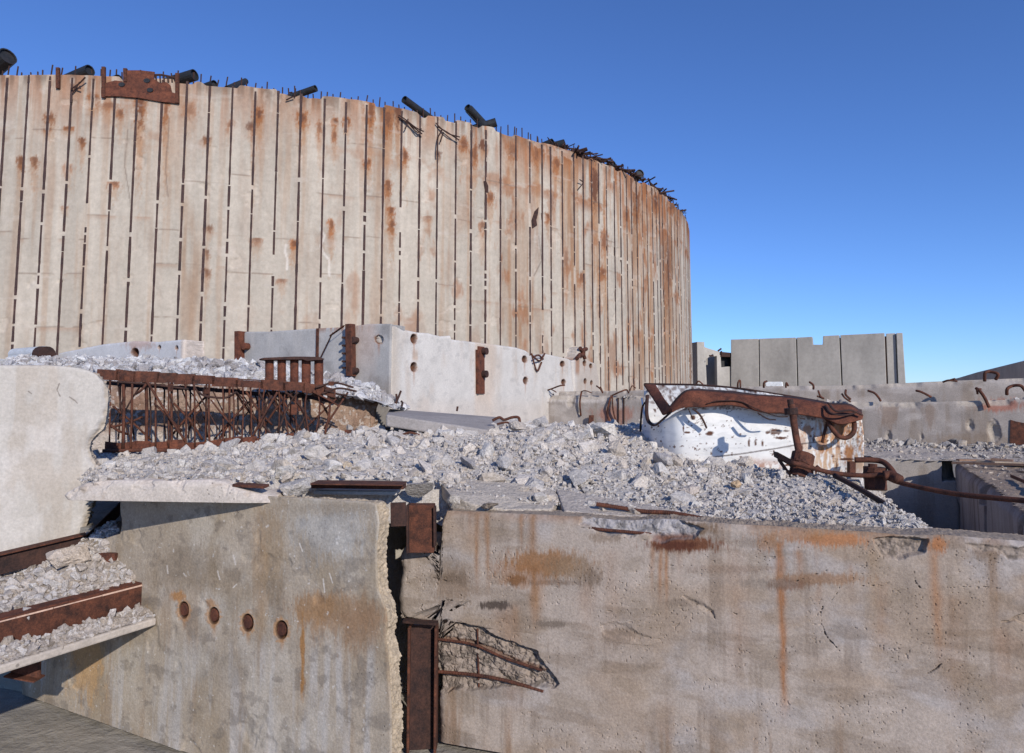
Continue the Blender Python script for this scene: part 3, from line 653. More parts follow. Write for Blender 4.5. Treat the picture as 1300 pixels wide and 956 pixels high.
for pts, r in (([(618, 520), (622, 505), (628, 499), (640, 497), (655, 496.5)], .03), ([(663, 509), (664, 501), (672, 498), (690, 497), (700, 494), (712, 490), (718, 489)], .03), ([(690, 497), (694, 502), (696, 512)], .03), ([(700, 494), (708, 498), (704, 496)], .02),
               ([(738, 528), (738, 510), (739, 497)], .035), ([(739, 497), (745, 496), (752, 499)], .02), ([(758, 490), (764, 494), (766, 499), (764, 491)], .03), ([(778, 502), (790, 497), (796, 495), (800, 499)], .03), ([(800, 497), (804, 490), (808, 493)], .02),
               ([(777, 502), (774, 515), (772, 526), (778, 540), (786, 546), (790, 545)], .035), ([(778, 502), (780, 520), (784, 538), (790, 546)], .03),
               ([(884, 489), (888, 484), (893, 488)], .025), ([(937, 492), (938, 486), (940, 483), (941, 492)], .03), ([(970, 492), (971, 486), (974, 484)], .035), ([(998, 492), (999, 486), (1001, 490)], .03), ([(1028, 485), (1033, 489), (1033, 494)], .035), ([(1039, 496), (1042, 503), (1046, 506), (1038, 503)], .03),
               ([(1069, 500), (1073, 505), (1080, 510)], .03), ([(1074, 495), (1074, 501), (1080, 507)], .035), ([(1102, 496), (1110, 499), (1115, 504), (1118, 509)], .035), ([(1163, 496), (1170, 498), (1182, 504)], .035),
               ([(1239, 493), (1243, 496), (1250, 505), (1255, 517)], .045), ([(1241, 500), (1240, 495), (1245, 494)], .03), ([(1278, 501), (1278, 494), (1285, 490), (1295, 490), (1302, 497)], .045), ([(1250, 484), (1250, 474), (1256, 472), (1266, 475), (1264, 482)], .045), ([(1197, 485), (1204, 483), (1215, 484)], .03), ([(1205, 483), (1212, 481)], .03)):
    hook(pts, 0, r*.56, off=[.03+.05*(k % 2) for k in range(len(pts))])
MB().bar(BP.hit(752, 546)+[BP.n[0]*.1, BP.n[1]*.1, 0], BP.hit(753, 527)+[BP.n[0]*.1, BP.n[1]*.1, 0], (.05, 0, 0), (0, .03, 0)).build('angle_stub', 'rust', beam)
MB().bar(BP.hit(611, 530)+[BP.n[0]*.2, BP.n[1]*.2, 0], BP.hit(612, 509)+[BP.n[0]*.2, BP.n[1]*.2, 0], (.05, 0, 0), (0, .03, 0)).build('angle_stub', 'rust', beam)
lo = [BP.hit(x, y)+np.array([BP.n[0], BP.n[1], 0])*.02 for x, y in ((1282, 564), (1283, 533), (1290, 535), (1300, 537), (1345, 538), (1345, 566))]
MB().prism(lo, (-BP.n[0]*.04, -BP.n[1]*.04, 0)).build('rusty_plate', 'rust', beam)
for x, y0, y1 in ((792, 503, 545), (785, 505, 541)):
    a_, b_ = BP.hit(x, y1), BP.hit(x, y0); MB().bar(a_+[BP.n[0]*.005, BP.n[1]*.005, 0], b_+[BP.n[0]*.005, BP.n[1]*.005, 0], (.012, -.006, 0), (0, .02, 0)).build('joint_strip', 'rustdark', beam)

# ------------------------------------------------------------------ the cornered wall with bolt holes
GP = Plane(P(495, 506, 10)[:2], UD); HP = Plane(P(495, 506, 10)[:2], VD)
cw = thing('cornered_wall', 'pale broken wall with a corner, its white right side dotted with rusty bolt holes', 'wall', P(495, 506, 10)*np.array([1, 1, 0]))
BH = [(525.5, 430, 4.2, 6), (525.5, 466, 4.2, 6), (611, 475, 3.4, 5), (666, 456, 3.2, 4.5), (667, 483, 3, 4.5), (714, 462, 3, 3.8), (715.5, 485, 2.8, 3.6), (742, 461, 2.2, 3.5), (743, 484, 2, 3.5), (750, 464.5, 2, 3), (751, 486, 1.7, 3)]
def hole_disp(px, py, L_, dep=.10):
    d = 0
    for x, y, rx, ry in L_:
        q = np.hypot((px-x)/rx, (py-y)/ry); d = d + dep*ss(1.05, .8, q)
    return d
def hole_col(c, px, py, L_):
    for x, y, rx, ry in L_:
        q = np.hypot((px-x)/rx, (py-y)/ry); n = fbm(px*.5, py*.5, 0, 2, 1)
        c = mixc(c, RUSTC*1.1, ss(1.9, 1.1, q+n)*.6); c = mixc(c, RUSTD*.8, ss(1.15, .9, q))
        c = mixc(c, RUSTC*1.2, ss(rx*.5, 0, np.abs(px-x))*ss(ry*5, ry, py-y)*ss(0, ry, py-y)*.5)
    return c
Tg, _, _ = pxf(GP, [(300, 425), (313, 421), (340, 421), (400, 417), (440, 415), (470, 411), (490, 411), (496, 411)])
GH = [(481, 431, 5.5, 5.5)]
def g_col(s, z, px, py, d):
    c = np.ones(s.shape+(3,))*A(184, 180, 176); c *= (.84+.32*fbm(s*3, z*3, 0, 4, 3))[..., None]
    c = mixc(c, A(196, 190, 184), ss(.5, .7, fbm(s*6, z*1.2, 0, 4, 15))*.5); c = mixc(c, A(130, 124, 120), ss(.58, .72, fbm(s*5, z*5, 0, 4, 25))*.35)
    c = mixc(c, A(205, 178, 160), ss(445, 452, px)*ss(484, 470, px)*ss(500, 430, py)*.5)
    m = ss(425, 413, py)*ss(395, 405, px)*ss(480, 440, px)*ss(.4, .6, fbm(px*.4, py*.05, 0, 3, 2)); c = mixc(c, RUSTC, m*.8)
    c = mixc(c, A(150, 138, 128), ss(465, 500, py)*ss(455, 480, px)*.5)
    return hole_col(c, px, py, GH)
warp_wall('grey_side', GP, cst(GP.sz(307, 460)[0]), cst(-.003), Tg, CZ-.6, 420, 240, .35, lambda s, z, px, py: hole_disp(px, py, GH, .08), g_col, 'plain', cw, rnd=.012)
Tw, _, _ = pxf(HP, [(490, 411), (500, 413), (512, 418), (530, 422), (545, 423), (560, 427), (572, 426), (574, 431), (600, 434), (625, 437), (655, 441), (668, 445), (672, 448), (676, 462), (681, 470), (684, 456), (688, 452), (692, 449), (720, 455), (727, 458), (733, 456), (737, 441), (741, 440), (744, 455), (748, 458), (757, 462), (760, 480), (764, 492)])
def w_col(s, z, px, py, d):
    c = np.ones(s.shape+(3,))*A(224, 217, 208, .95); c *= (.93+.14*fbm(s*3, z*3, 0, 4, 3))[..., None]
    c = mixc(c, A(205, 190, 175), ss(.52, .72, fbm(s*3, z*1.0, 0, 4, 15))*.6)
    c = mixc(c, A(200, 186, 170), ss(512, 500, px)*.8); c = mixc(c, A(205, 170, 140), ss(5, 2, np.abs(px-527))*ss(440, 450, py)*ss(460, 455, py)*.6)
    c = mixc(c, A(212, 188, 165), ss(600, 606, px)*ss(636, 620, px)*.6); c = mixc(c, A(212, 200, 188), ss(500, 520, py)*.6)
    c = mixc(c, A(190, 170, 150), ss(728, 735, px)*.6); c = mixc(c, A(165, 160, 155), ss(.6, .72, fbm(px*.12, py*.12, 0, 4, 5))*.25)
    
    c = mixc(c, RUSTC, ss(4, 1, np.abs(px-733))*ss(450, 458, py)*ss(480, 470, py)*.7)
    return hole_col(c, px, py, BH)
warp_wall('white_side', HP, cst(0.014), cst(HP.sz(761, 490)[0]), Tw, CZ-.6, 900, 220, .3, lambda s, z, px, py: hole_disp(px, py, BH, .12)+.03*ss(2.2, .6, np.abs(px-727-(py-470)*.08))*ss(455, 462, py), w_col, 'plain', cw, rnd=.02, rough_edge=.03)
def gpt(pl, x, y, off): q = pl.hit(x, y); return q+np.array([pl.n[0], pl.n[1], 0])*off
ud3 = np.array([UD[0], UD[1], 0]); vd3 = np.array([VD[0], VD[1], 0]); z3 = np.array([0, 0, 1.])
# rusted channel post on the grey side, its clamps and brace
mb = MB()
mb.bar(gpt(GP, 449.5, 478, .07), gpt(GP, 448.5, 412, .07), ud3*.060, np.array([GP.n[0], GP.n[1], 0])*.05); post = mb.build('steel_post', 'rust', cw, bevel=.006)
mb = MB()
for y in (432, 471): mb.tube([gpt(GP, 453, y, .0), gpt(GP, 454, y, .11)], .05, 12)
mb.build('bolt_head', 'rustdark', cw)
mb = MB()
for y in (428, 438, 448, 458, 466): mb.bar(gpt(GP, 441.5, y, .05), gpt(GP, 441.5, y+2.5, .05), ud3*.018, np.array([GP.n[0], GP.n[1], 0])*.07)
mb.build('clamp', 'rustdark', cw)
MB().bar(gpt(GP, 443, 415, .12), gpt(GP, 428, 427, .15), ud3*.012+z3*.012, np.array([GP.n[0], GP.n[1], 0])*.02).build('brace', 'rust', cw)
MB().bar(gpt(GP, 430, 424, .14), gpt(GP, 412, 456, .10), ud3*.012+z3*.012, np.array([GP.n[0], GP.n[1], 0])*.012).build('brace', 'rustdark', cw)
MB().bar(gpt(GP, 403.2, 453, .01), gpt(GP, 403.8, 417, .01), ud3*.022, np.array([GP.n[0], GP.n[1], 0])*.012).build('steel_strip', 'rust', cw)
mb = MB(); mb.bar(gpt(GP, 307.5, 465, .03), gpt(GP, 307.5, 421, .03), ud3*.055, np.array([GP.n[0], GP.n[1], 0])*.09); mb.tube([gpt(GP, 315, 440, -.02), gpt(GP, 315, 440, .10)], .06, 10); mb.build('end_post', 'rustbright', cw, bevel=.005)
mb = MB(); mb.bar(gpt(HP, 605, 500, .02), gpt(HP, 604.5, 444, .02), vd3*.03, np.array([HP.n[0], HP.n[1], 0])*.04); mb.bar(gpt(HP, 610, 500, .015), gpt(HP, 609.5, 440, .015), vd3*.10, np.array([HP.n[0], HP.n[1], 0])*.02)
mb.build('steel_post', M['rustbright'], cw, bevel=.004)
for y in (446, 475): MB().tube([gpt(HP, 611, y, 0), gpt(HP, 611, y, .12)], .065, 12).build('bolt_head', 'rustdark', cw)
for seg in ([(673, 450), (678, 455), (684, 458), (690, 449)], [(673, 449), (680, 471), (686, 460)], [(676, 453), (682, 451), (688, 456)]):
    MB().tube(curve([gpt(HP, x, y, .03) for x, y in seg], 4), .02, 6).build('exposed_rebar', 'rust', cw)
for seg in ([(735, 442), (739, 448), (736, 452)], [(741, 455), (738, 446), (743, 443)], [(731, 455), (735, 450)]):
    MB().tube(curve([gpt(HP, x, y, .03) for x, y in seg], 4), .05, 6).build('exposed_rebar', 'rust', cw)
# lower stretch of the same wall line, to the left
lw = thing('low_wall', 'low bluish white broken wall stretch with one rusty hole, below the drum at the left', 'wall', GP.hit(150, 506)*np.array([1, 1, 0]))
Tl, _, _ = pxf(GP, [(60, 452), (80, 447), (95, 444), (130, 437), (170, 433), (200, 434), (231, 431), (240, 431)])
LH = [(171, 448, 5, 6), (202, 441, 2, 2.5), (224, 442, 2, 3)]
def l_col(s, z, px, py, d):
    c = np.ones(s.shape+(3,))*A(210, 208, 208); c *= (.9+.2*fbm(s*4, z*4, 0, 4, 3))[..., None]
    c = mixc(c, A(214, 196, 180), ss(228, 231, px)*.8); c = mixc(c, A(190, 150, 130), blob(px, py, 176, 436, 16, 6, 9, 3, .2, .2)*.6); return hole_col(c, px, py, LH)
warp_wall('wall_face', GP, cst(GP.sz(72, 470)[0]), cst(GP.sz(233, 450)[0]), Tl, CZ-.3, 420, 110, .4, lambda s, z, px, py: hole_disp(px, py, LH, .15), l_col, 'plain', lw, rnd=.02)
SL = Plane(GP.p0+VD*.9, UD)
mb = MB(); mb.bar(SL.hit(232, 462)-z3*.12, SL.hit(302, 459)-z3*.12, z3*.13, vd3*.1, A(206, 210, 218)); mb.build('rear_kerb', 'plain', lw, col=True, bevel=.01)
mb = MB(); mb.tube([gpt(GP, 38, 451, .3), gpt(GP, 76, 448, .3)], .12, 18, A(200, 204, 210)); mb.tube([gpt(GP, 38, 458, .35), gpt(GP, 74, 455, .35)], .10, 18, A(200, 204, 210))
pc = mb.build('concrete_pipes', 'block', col=True); tag(pc, 'pair of pale rounded concrete ducts lying at the left end of the low white wall', 'concrete duct')
pc.name = 'concrete_duct'
MB().tube([gpt(GP, 73, 451, .33), gpt(GP, 82, 451, .33)], .16, 14).build('pipe_collar', 'rustdark', pc)

# ------------------------------------------------------------------ aggregate block behind the cage
KP = Plane.px(118, 7.45, 490, 8.3)
Tk, _, _ = pxf(KP, [(60, 486), (120, 487), (180, 484), (240, 488), (300, 490), (380, 496), (430, 500), (470, 506), (488, 511), (496, 518)])
def k_col(s, z, px, py, d):
    c = np.ones(s.shape+(3,))*A(168, 142, 122); n = fbm(s*22, z*22, 0, 3, 3); c *= (.7+.6*n)[..., None]
    c = mixc(c, A(142, 108, 88), ss(.42, .65, fbm(s*3, z*1.2, 0, 4, 15))*.7); c = mixc(c, A(215, 205, 195), ss(.62, .7, fbm(s*26, z*26, 0, 2, 25))*.6)
    c = mixc(c, A(215, 203, 190), ss(538, 556, py)*ss(360, 330, px)*.8)
    c = mixc(c, A(188, 160, 140), ss(462, 468, px)*ss(482, 474, px)*.4); return c
bk = warp_wall('aggregate_block', KP, cst(KP.sz(60, 520)[0]), lambda z: KP.sz(484, 530)[0]+.05*np.sin((z-CZ)*9), Tk, CZ-.62, 900, 170, .5, lambda s, z, px, py: .05*fbm(s*9, z*9, 0, 4, 5)+.02*ss(472-3, 472, px)*ss(475, 472, px), k_col, 'rock', None, rnd=.10, rough_edge=.05, nt_=24)
tag(bk, 'brown pitted concrete block with exposed gravel, behind the rusty bar cage', 'concrete block')
# tilted grey slab at its end
mb = MB(); r4 = lambda x, y, d: P(x, y, d)
tb = [r4(490, 526, 7.4), r4(620, 546, 7.3), r4(640, 530, 8.8), r4(494, 519, 9.2)]
bb_ = [q-np.array([0, 0, .13]) for q in tb]
slab = MB().box8(bb_+tb, A(168, 160, 155)).build('tilted_slab', 'block', col=True, bevel=.02)
tag(slab, 'flat grey concrete slab half buried in rubble below the white wall corner', 'slab')
for seg in ([(502, 513), (506, 504), (509, 496)], [(510, 516), (511, 511), (509, 509)], [(580, 522), (581, 516)], [(504, 508), (503, 500)]):
    o = MB().tube([P(x, y, 8.5) for x, y in seg], .014, 6).build('rebar_stub', 'rustdark', slab)

# ------------------------------------------------------------------ rusty reinforcement cage
CA, CB = P(118, 506, 6.6)[:2], P(440, 506, 7.35)[:2]
CP = Plane(CA, CB-CA); back = .34
cage = thing('rebar_cage', 'long rusty lattice cage of steel bars between two angle chords, lying on the rubble', 'rebar cage', np.append((CA+CB)/2, CZ-.55))
rc = np.random.default_rng(21)
def cp(x, y, off=0.0): q = CP.hit(x, y); return q+np.array([CP.n[0], CP.n[1], 0])*off
cd = np.array([CP.d[0], CP.d[1], 0]); cn = np.array([CP.n[0], CP.n[1], 0])
def topy(x): return np.interp(x, [120, 170, 230, 300, 340, 400, 425, 450], [474, 478, 480.5, 486, 489, 492, 500, 515])
def boty(x): return np.interp(x, [118, 135, 200, 260, 300, 345, 375, 430], [566, 567, 566, 564, 561, 557, 554, 549])
mb = MB(); xs = [124, 148, 170, 200, 222, 245, 270, 300, 332, 360, 385, 412, 424]
for k in range(len(xs)-1):
    a_, b_ = cp(xs[k]-1, topy(xs[k])+rc.uniform(-.8, 1.2), 0.0), cp(xs[k+1]+2, topy(xs[k+1])+rc.uniform(-.8, 1.4), 0.0)
    mb.bar(a_, b_, z3*rc.uniform(.036, .055), cn*.006); mb.bar(a_+z3*.045-cn*.04, b_+z3*.045-cn*.04, z3*.005, cn*.045)
mb.build('top_chord', 'rust', cage)
mb = MB()
for k in range(len(xs)-1):
    a_, b_ = cp(xs[k]-1, topy(xs[k])+11+rc.uniform(-.8, 1.2), -back), cp(xs[k+1]+2, topy(xs[k+1])+11+rc.uniform(-.8, 1.4), -back)
    mb.bar(a_, b_, z3*.022, cn*.006)
mb.build('rear_chord', 'rustdark', cage)
mb = MB(); xb = [134, 150, 172, 190, 212, 236, 262, 285, 305, 325, 348, 372]
for k in range(len(xb)-1):
    a_, b_ = cp(xb[k]-1, boty(xb[k])+rc.uniform(-2, 2), 0), cp(xb[k+1]+1, boty(xb[k+1])+rc.uniform(-2, 2), 0)
    mb.bar(a_, b_, z3*rc.uniform(.03, .055), cn*.006); mb.bar(a_-z3*.03-cn*.05, b_-z3*.03-cn*.05, z3*.005, cn*.05)
mb.build('bottom_chord', 'rustbright', cage)
mb = MB(); mb.tube([cp(132, 572, .06), cp(190, 571, .05), cp(245, 572, .06), cp(310, 566, .05)], .018, 7); mb.build('bottom_rail', 'rust', cage)
V_ = [(138, .013), (157, .024), (167, .017), (185, .026), (198, .015), (214, .013), (217.5, .02), (236, .016), (247, .015), (261, .013), (265, .018), (283, .013), (291, .018), (296, .012), (308, .013), (318.5, .014), (329, .013), (337, .014), (354, .013), (364, .014), (391, .014), (415, .02), (402, .012), (377, .012)]
for k, (x, r_) in enumerate(V_):
    wob = rc.uniform(-4, 4) if x > 320 else rc.uniform(-1.2, 1.2); o_ = 0.012 if k % 3 else -.02
    pts = curve([cp(x+rc.uniform(-1, 1), topy(x)+1, o_), cp(x+wob, topy(x)*.6+boty(x)*.4, o_), cp(x-wob*.6+rc.uniform(-1, 1), boty(x)+3, o_)], 6)
    MB().tube(pts, r_*.62, 7).build('upright_bar', 'rust', cage, smooth=True)
for k, x in enumerate(np.arange(144, 420, 19.0)):
    x = x+rc.uniform(-4, 4); pts = [cp(x, topy(x)+10, -back), cp(x+rc.uniform(-2, 2), 530, -back), cp(x+rc.uniform(-3, 3), boty(x)-6, -back)]
    MB().tube(curve(pts, 5), .0085, 6).build('rear_bar', 'rustdark', cage, smooth=True)
DG = [(140, 516, 188, 560), (187, 484, 236, 562), (196, 512, 230, 548), (217, 512, 254, 560), (262, 500, 212, 556), (252, 520, 236, 545), (268, 508, 305, 552), (320, 505, 268, 560), (276, 560, 312, 510), (296, 496, 340, 548), (338, 500, 375, 550), (352, 498, 320, 556), (312, 497, 345, 540), (355, 500, 385, 552), (374, 496, 336, 540), (430, 505, 385, 548), (442, 498, 412, 545), (396, 497, 430, 515), (404, 505, 420, 530), (345, 492, 362, 530), (137, 543, 176, 530), (138, 540, 158, 552), (186, 488, 172, 500), (370, 505, 400, 540)]
for x0, y0, x1, y1 in DG:
    o_ = rc.uniform(-.25, .05); m_ = ((x0+x1)/2+rc.uniform(-3, 3), (y0+y1)/2+rc.uniform(-3, 3))
    MB().tube(curve([cp(x0, y0, o_), cp(*m_, o_+.03), cp(x1, y1, o_-.05)], 6), rc.uniform(.008, .0125), 7).build('diagonal_bar', 'rust', cage, smooth=True)
for pts in ([(362, 498), (372, 505), (384, 520), (386, 530), (378, 545)], [(378, 498), (366, 515), (356, 540), (352, 552)], [(330, 500), (338, 520), (330, 545)], [(345, 502), (330, 530), (345, 552)], [(300, 498), (286, 505), (262, 503), (250, 497)], [(412, 495), (428, 500), (440, 502)], [(400, 492), (425, 486), (448, 492)], [(408, 500), (430, 493), (452, 497)], [(150, 485), (190, 488), (240, 494)], [(262, 490), (258, 498), (265, 505)]):
    MB().tube(curve([cp(x, y, .05-.06*(k % 2)) for k, (x, y) in enumerate(pts)], 6), .011, 7).build('bent_bar', 'rustdark', cage, smooth=True)
for k in range(15):
    x = rc.uniform(135, 425); dx = rc.choice([-1, 1])*rc.uniform(14, 34); y0 = topy(x)+rc.uniform(3, 14); y1 = rc.uniform(525, boty(x+dx)-2); o_ = rc.uniform(-back, .03)
    MB().tube(curve([cp(x, y0, o_), cp(x+dx*.5+rc.uniform(-4, 4), (y0+y1)/2+rc.uniform(-4, 4), o_+rc.uniform(-.05, .05)), cp(x+dx, y1, o_)], 6), rc.uniform(.006, .0095), 6).build('thin_bar', 'rustdark', cage, smooth=True)
for x, y, wd, hh_ in ((373, 520, 6, 14), (380, 515, 3, 16), (217, 492, 5, 10), (263, 497, 5, 6), (420, 487, 5, 6), (155, 480, 4, 8)):
    q = cp(x, y, .03); MB().bar(q-z3*hh_*.0038, q+z3*hh_*.0038, cd*wd*.0045+cn*.01, cn*.004+cd*.004).build('torn_clip', 'rust', cage)
for x, y0, y1, w_ in ((382, 553, 566, .05), (447, 545, 558, .06)):
    q0, q1 = cp(x, y1, .12), cp(x-4, y0, .12); o = MB().bar(q0, q1, cd*w_, cn*.01).build('angle_offcut', 'rust'); tag(o, 'short rusty angle offcut stuck in rubble '+('under the right half of the cage' if x < 400 else 'just right of the cage'), 'steel offcut', 'short angle offcuts in the rubble')

# ------------------------------------------------------------------ finned bracket on the cage
FB = Plane.px(335, 7.25, 411, 7.45)
fb = thing('finned_bracket', 'rusty cap plate on five upright steel fins, standing on the right end of the cage', 'steel bracket', FB.hit(375, 500))
fn = np.array([FB.n[0], FB.n[1], 0]); fd = np.array([FB.d[0], FB.d[1], 0])
lo = [FB.hit(x, y) for x, y in ((329, 456.5), (335, 455), (372, 453.5), (386, 453.5), (404, 454), (411, 456.5), (409, 457.5), (400, 458), (389, 459), (384, 457), (336, 457.5))]
MB().prism([q+fn*.13 for q in lo], -fn*.26).build('cap_plate', 'rustdark', fb)
for k, (x, yb) in enumerate(((342, 480), (357.5, 486), (373.5, 487), (388.5, 491), (404.5, 496))):
    a_, b_ = FB.hit(x, yb+8), FB.hit(x, 457)
    hw = .044 if k < 3 else .048
    # curved fin: half shell open to the back
    th_ = np.linspace(-1.2, 1.2, 9); lo = [a_+fd*hw*math.sin(t)/math.sin(1.2)+fn*(.06*math.cos(t)) for t in th_]+[a_+fd*hw*.93*math.sin(t)/math.sin(1.2)+fn*(.06*math.cos(t)-.012) for t in th_[::-1]]
    MB().prism(lo, b_-a_).build('fin', 'rustbright', fb)
MB().bar(FB.hit(336, 481)+fn*.05, FB.hit(411, 494)+fn*.05, z3*.01, fn*.06).build('base_strip', 'rust', fb)

rgb_ = np.random.default_rng(77)
class BeamTop:
    def __call__(s, x, y):
        q = (np.stack([x, y], -1)-BP.p0)@BP.d; return Tb(q)-.005
bp_ = [VD*13.56+UD*(sL), VD*13.56+UD*(sR), VD*14.1+UD*(sR), VD*14.1+UD*(sL)]
p_, s_ = spread(BeamTop(), bp_, 3200, .012, .065, rgb_, 2.4, lift=.1); k_ = vn(p_[:, 0]*1.4, p_[:, 1]*1.4, 0, 5) > .45
rocks('crumbs', p_[k_], s_[k_], [A(206, 198, 190), A(190, 180, 172), A(214, 208, 202)], seed=21, parent=beam)['kind'] = 'stuff'

# ------------------------------------------------------------------ torn white tank
def loft(name, Apts, Bpts, nu, nv, mat, parent, thick=.012, bulge=0.0, bdir=None, colf=None, crumple=0.0, seed=0, smooth=True):
    A_ = curve(Apts, 10); B_ = curve(Bpts, 10); u = np.linspace(0, 1, nu)
    def rs_(p):
        l = np.r_[0, np.cumsum(np.linalg.norm(np.diff(p, axis=0), axis=1))]; l /= l[-1]; return np.stack([np.interp(u, l, p[:, k]) for k in range(3)], -1)
    A_, B_ = rs_(A_), rs_(B_); v = np.linspace(0, 1, nv)[None, :, None]; G = A_[:, None]*(1-v)+B_[:, None]*v
    if bulge: G = G+np.array(bdir)*bulge*np.sin(v*math.pi)
    if crumple: G = G+np.array(bdir if bdir is not None else (0, -1, 0))*((fbm(G[..., 0]*4, G[..., 2]*4, G[..., 1]*4, 3, seed)-.5)*2*crumple)[..., None]
    px, py = proj(G); col = colf(G, px, py) if colf else None
    idx = np.arange(nu*nv).reshape(nu, nv); q = np.stack([idx[:-1, :-1], idx[1:, :-1], idx[1:, 1:], idx[:-1, 1:]], -1).reshape(-1, 4)
    o = mesh_np(name, G.reshape(-1, 3), q, col=None if col is None else col.reshape(-1, 3), mat=mat, parent=parent, smooth=smooth)
    s = o.modifiers.new('thickness', 'SOLIDIFY'); s.thickness = thick; s.offset = 0
    return o
tank = thing('torn_tank', 'torn white enamelled steel tank with a buckled rusty rim, lying in the rubble', 'tank', P(950, 590, 7.0))
def t_col(G, px, py):
    c = np.ones(px.shape+(3,))*np.array([.84, .82, .78]); n = fbm(px*.35, py*.35, 0, 4, 3); n2 = fbm(px*.12, py*.12, 0, 4, 9); n3 = fbm(px*.45, py*.10, 0, 3, 19)
    o_ = np.array([.48, .20, .07]); r_ = RUSTD*.9
    c = mixc(c, np.array([.60, .38, .21]), ss(985, 1050, px)*ss(525, 545, py)*ss(618, 588, py)*ss(.36, .58, n3)*.85)
    c = mixc(c, o_, ss(1030, 1055, px)*ss(600, 545, py)*ss(.50, .62, n3)*.9)
    for x, y, rx, ru, rd, k in ((1068, 545, 14, 12, 10, .9), (1043, 560, 7, 12, 18, 1), (1078, 575, 7, 10, 22, .9), (1025, 545, 8, 6, 8, .8), (1018, 560, 6, 8, 8, .7), (1010, 535, 8, 8, 14, .5)): c = mixc(c, o_*.9, blob(px, py, x, y, rx, ru, rd, int(x), .35, .3)*k)
    ch = ss(.66, .71, n)*ss(.48, .58, n2); c = mixc(c, r_, ch)
    m = ss(1030, 1075, px)*ss(590, 560, py)*ss(.56, .62, n); c = mixc(c, r_*1.5, m*.7)
    for x, y, rx, ry in ((901, 550, 5, 3), (985, 548, 8, 4), (992, 556, 8, 1.6), (975, 549, 3, 2), (998, 547, 4, 1.2), (951, 561, 1.3, 5), (959, 562, 1.3, 4), (968, 563, 1.5, 4), (940, 551, 1, 2), (872, 549, 4, 1.2), (868, 545, 1, 4), (880, 530, 3, 3), (1018, 570, 1.5, 6), (903, 575, 1, 2), (915, 573, 2, 1), (1075, 583, 9, 1.6), (1033, 556, 1.5, 6), (1062, 590, 1, 5), (1030, 602, 6, 1.2), (1052, 600, 8, 1), (1000, 590, 4, 1.4)):
        q = np.hypot((px-x)/rx, (py-y)/ry); c = mixc(c, r_, ss(1.25, .7, q+(n-.5)*1.3))
    c = mixc(c, np.array([.10, .07, .06]), ss(1.3, .5, sdline(px, py, [(905, 580), (940, 576), (980, 570), (1020, 563), (1045, 560)])+.8*(n-.5))*.8)
    m = ss(566+0*px, 582, py-(px-860)*.10)*ss(.42, .58, n2+.2*n)*ss(930, 960, px)*ss(1000, 985, px); c = mixc(c, np.array([.42, .22, .15]), m*.9)
    c = mixc(c, np.array([.5, .5, .48]), ss(.55, .7, fbm(px*.05, py*.25, 0, 4, 44))*.25)
    m = ss(3.0, 1.0, py-np.interp(px, [815, 850, 900, 960, 1060, 1092], [505, 520, 518, 519, 537, 530]))*ss(.4, .6, n); c = mixc(c, r_, m*.7)
    return c
fc = [(1094, 528, 636, 6.55), (1060, 524, 618, 6.66), (1000, 514, 606, 6.76), (940, 508, 598, 6.86), (890, 511, 590, 6.95), (862, 522, 582, 7.02), (848, 531, 576, 7.12), (836, 536, 572, 7.25), (826, 536, 568, 7.45), (818, 524, 562, 7.75), (815, 505, 556, 8.05)]
loft('front_panel', [P(x, y, d) for x, y, b, d in fc], [P(x-3 if x > 1080 else x, b, d+.06) for x, y, b, d in fc], 320, 110, 'white', tank, .02, .05, (.25, -.95, 0), t_col, .012, 2)
bc = [(818, 488, 8.15), (850, 488.5, 8.0), (889, 489.5, 7.8), (932, 493, 7.6), (970, 498.5, 7.4), (1034, 509, 7.15), (1094, 522, 6.9)]
loft('back_panel', [P(x, y, d) for x, y, d in bc], [P(x, y+62, d) for x, y, d in bc], 200, 40, 'white', tank, .02, .0, (.25, -.95, 0), t_col, .015, 4)
MB().tube(curve([P(x, y-.4, d) for x, y, d in bc], 8), .013, 8).build('back_rim', 'rustdark', tank, smooth=True)
up = [(850, 519, 6.98), (857, 511, 6.97), (866, 502, 6.95), (875, 497.5, 6.92), (895, 497.5, 6.9), (925, 500, 6.84), (958, 503, 6.78), (1008, 506.5, 6.68), (1049, 514, 6.6), (1078, 516, 6.55), (1094, 526, 6.5)]
dn = [(853, 524, 6.9), (863, 519, 6.88), (878, 517, 6.84), (894, 517, 6.8), (925, 514.5, 6.74), (950, 519, 6.68), (970, 524, 6.62), (1008, 525.5, 6.55), (1045, 531, 6.48), (1066, 539, 6.42), (1094, 533, 6.42)]
loft('front_rim', [P(*q) for q in up], [P(*q) for q in dn], 160, 20, 'rustbright', tank, .022, .025, (.2, -.95, .2), None, .03, 7)
loft('rim_shelf', [P(x, y, d+.02) for x, y, d in up], [P(x, y-2.5, d+.16) for x, y, d in up], 160, 4, 'rustdark', tank, .015, .0, (0, 0, 1), None, .012, 8)
loft('left_flange', [P(817, 489, 8.05), P(830, 508, 7.6), P(842, 527, 7.15)], [P(832, 489, 8.0), P(842, 504, 7.5), P(853, 519, 6.95)], 40, 8, 'rustbright', tank, .02, .04, (.2, -.95, 0), None, .015, 9)
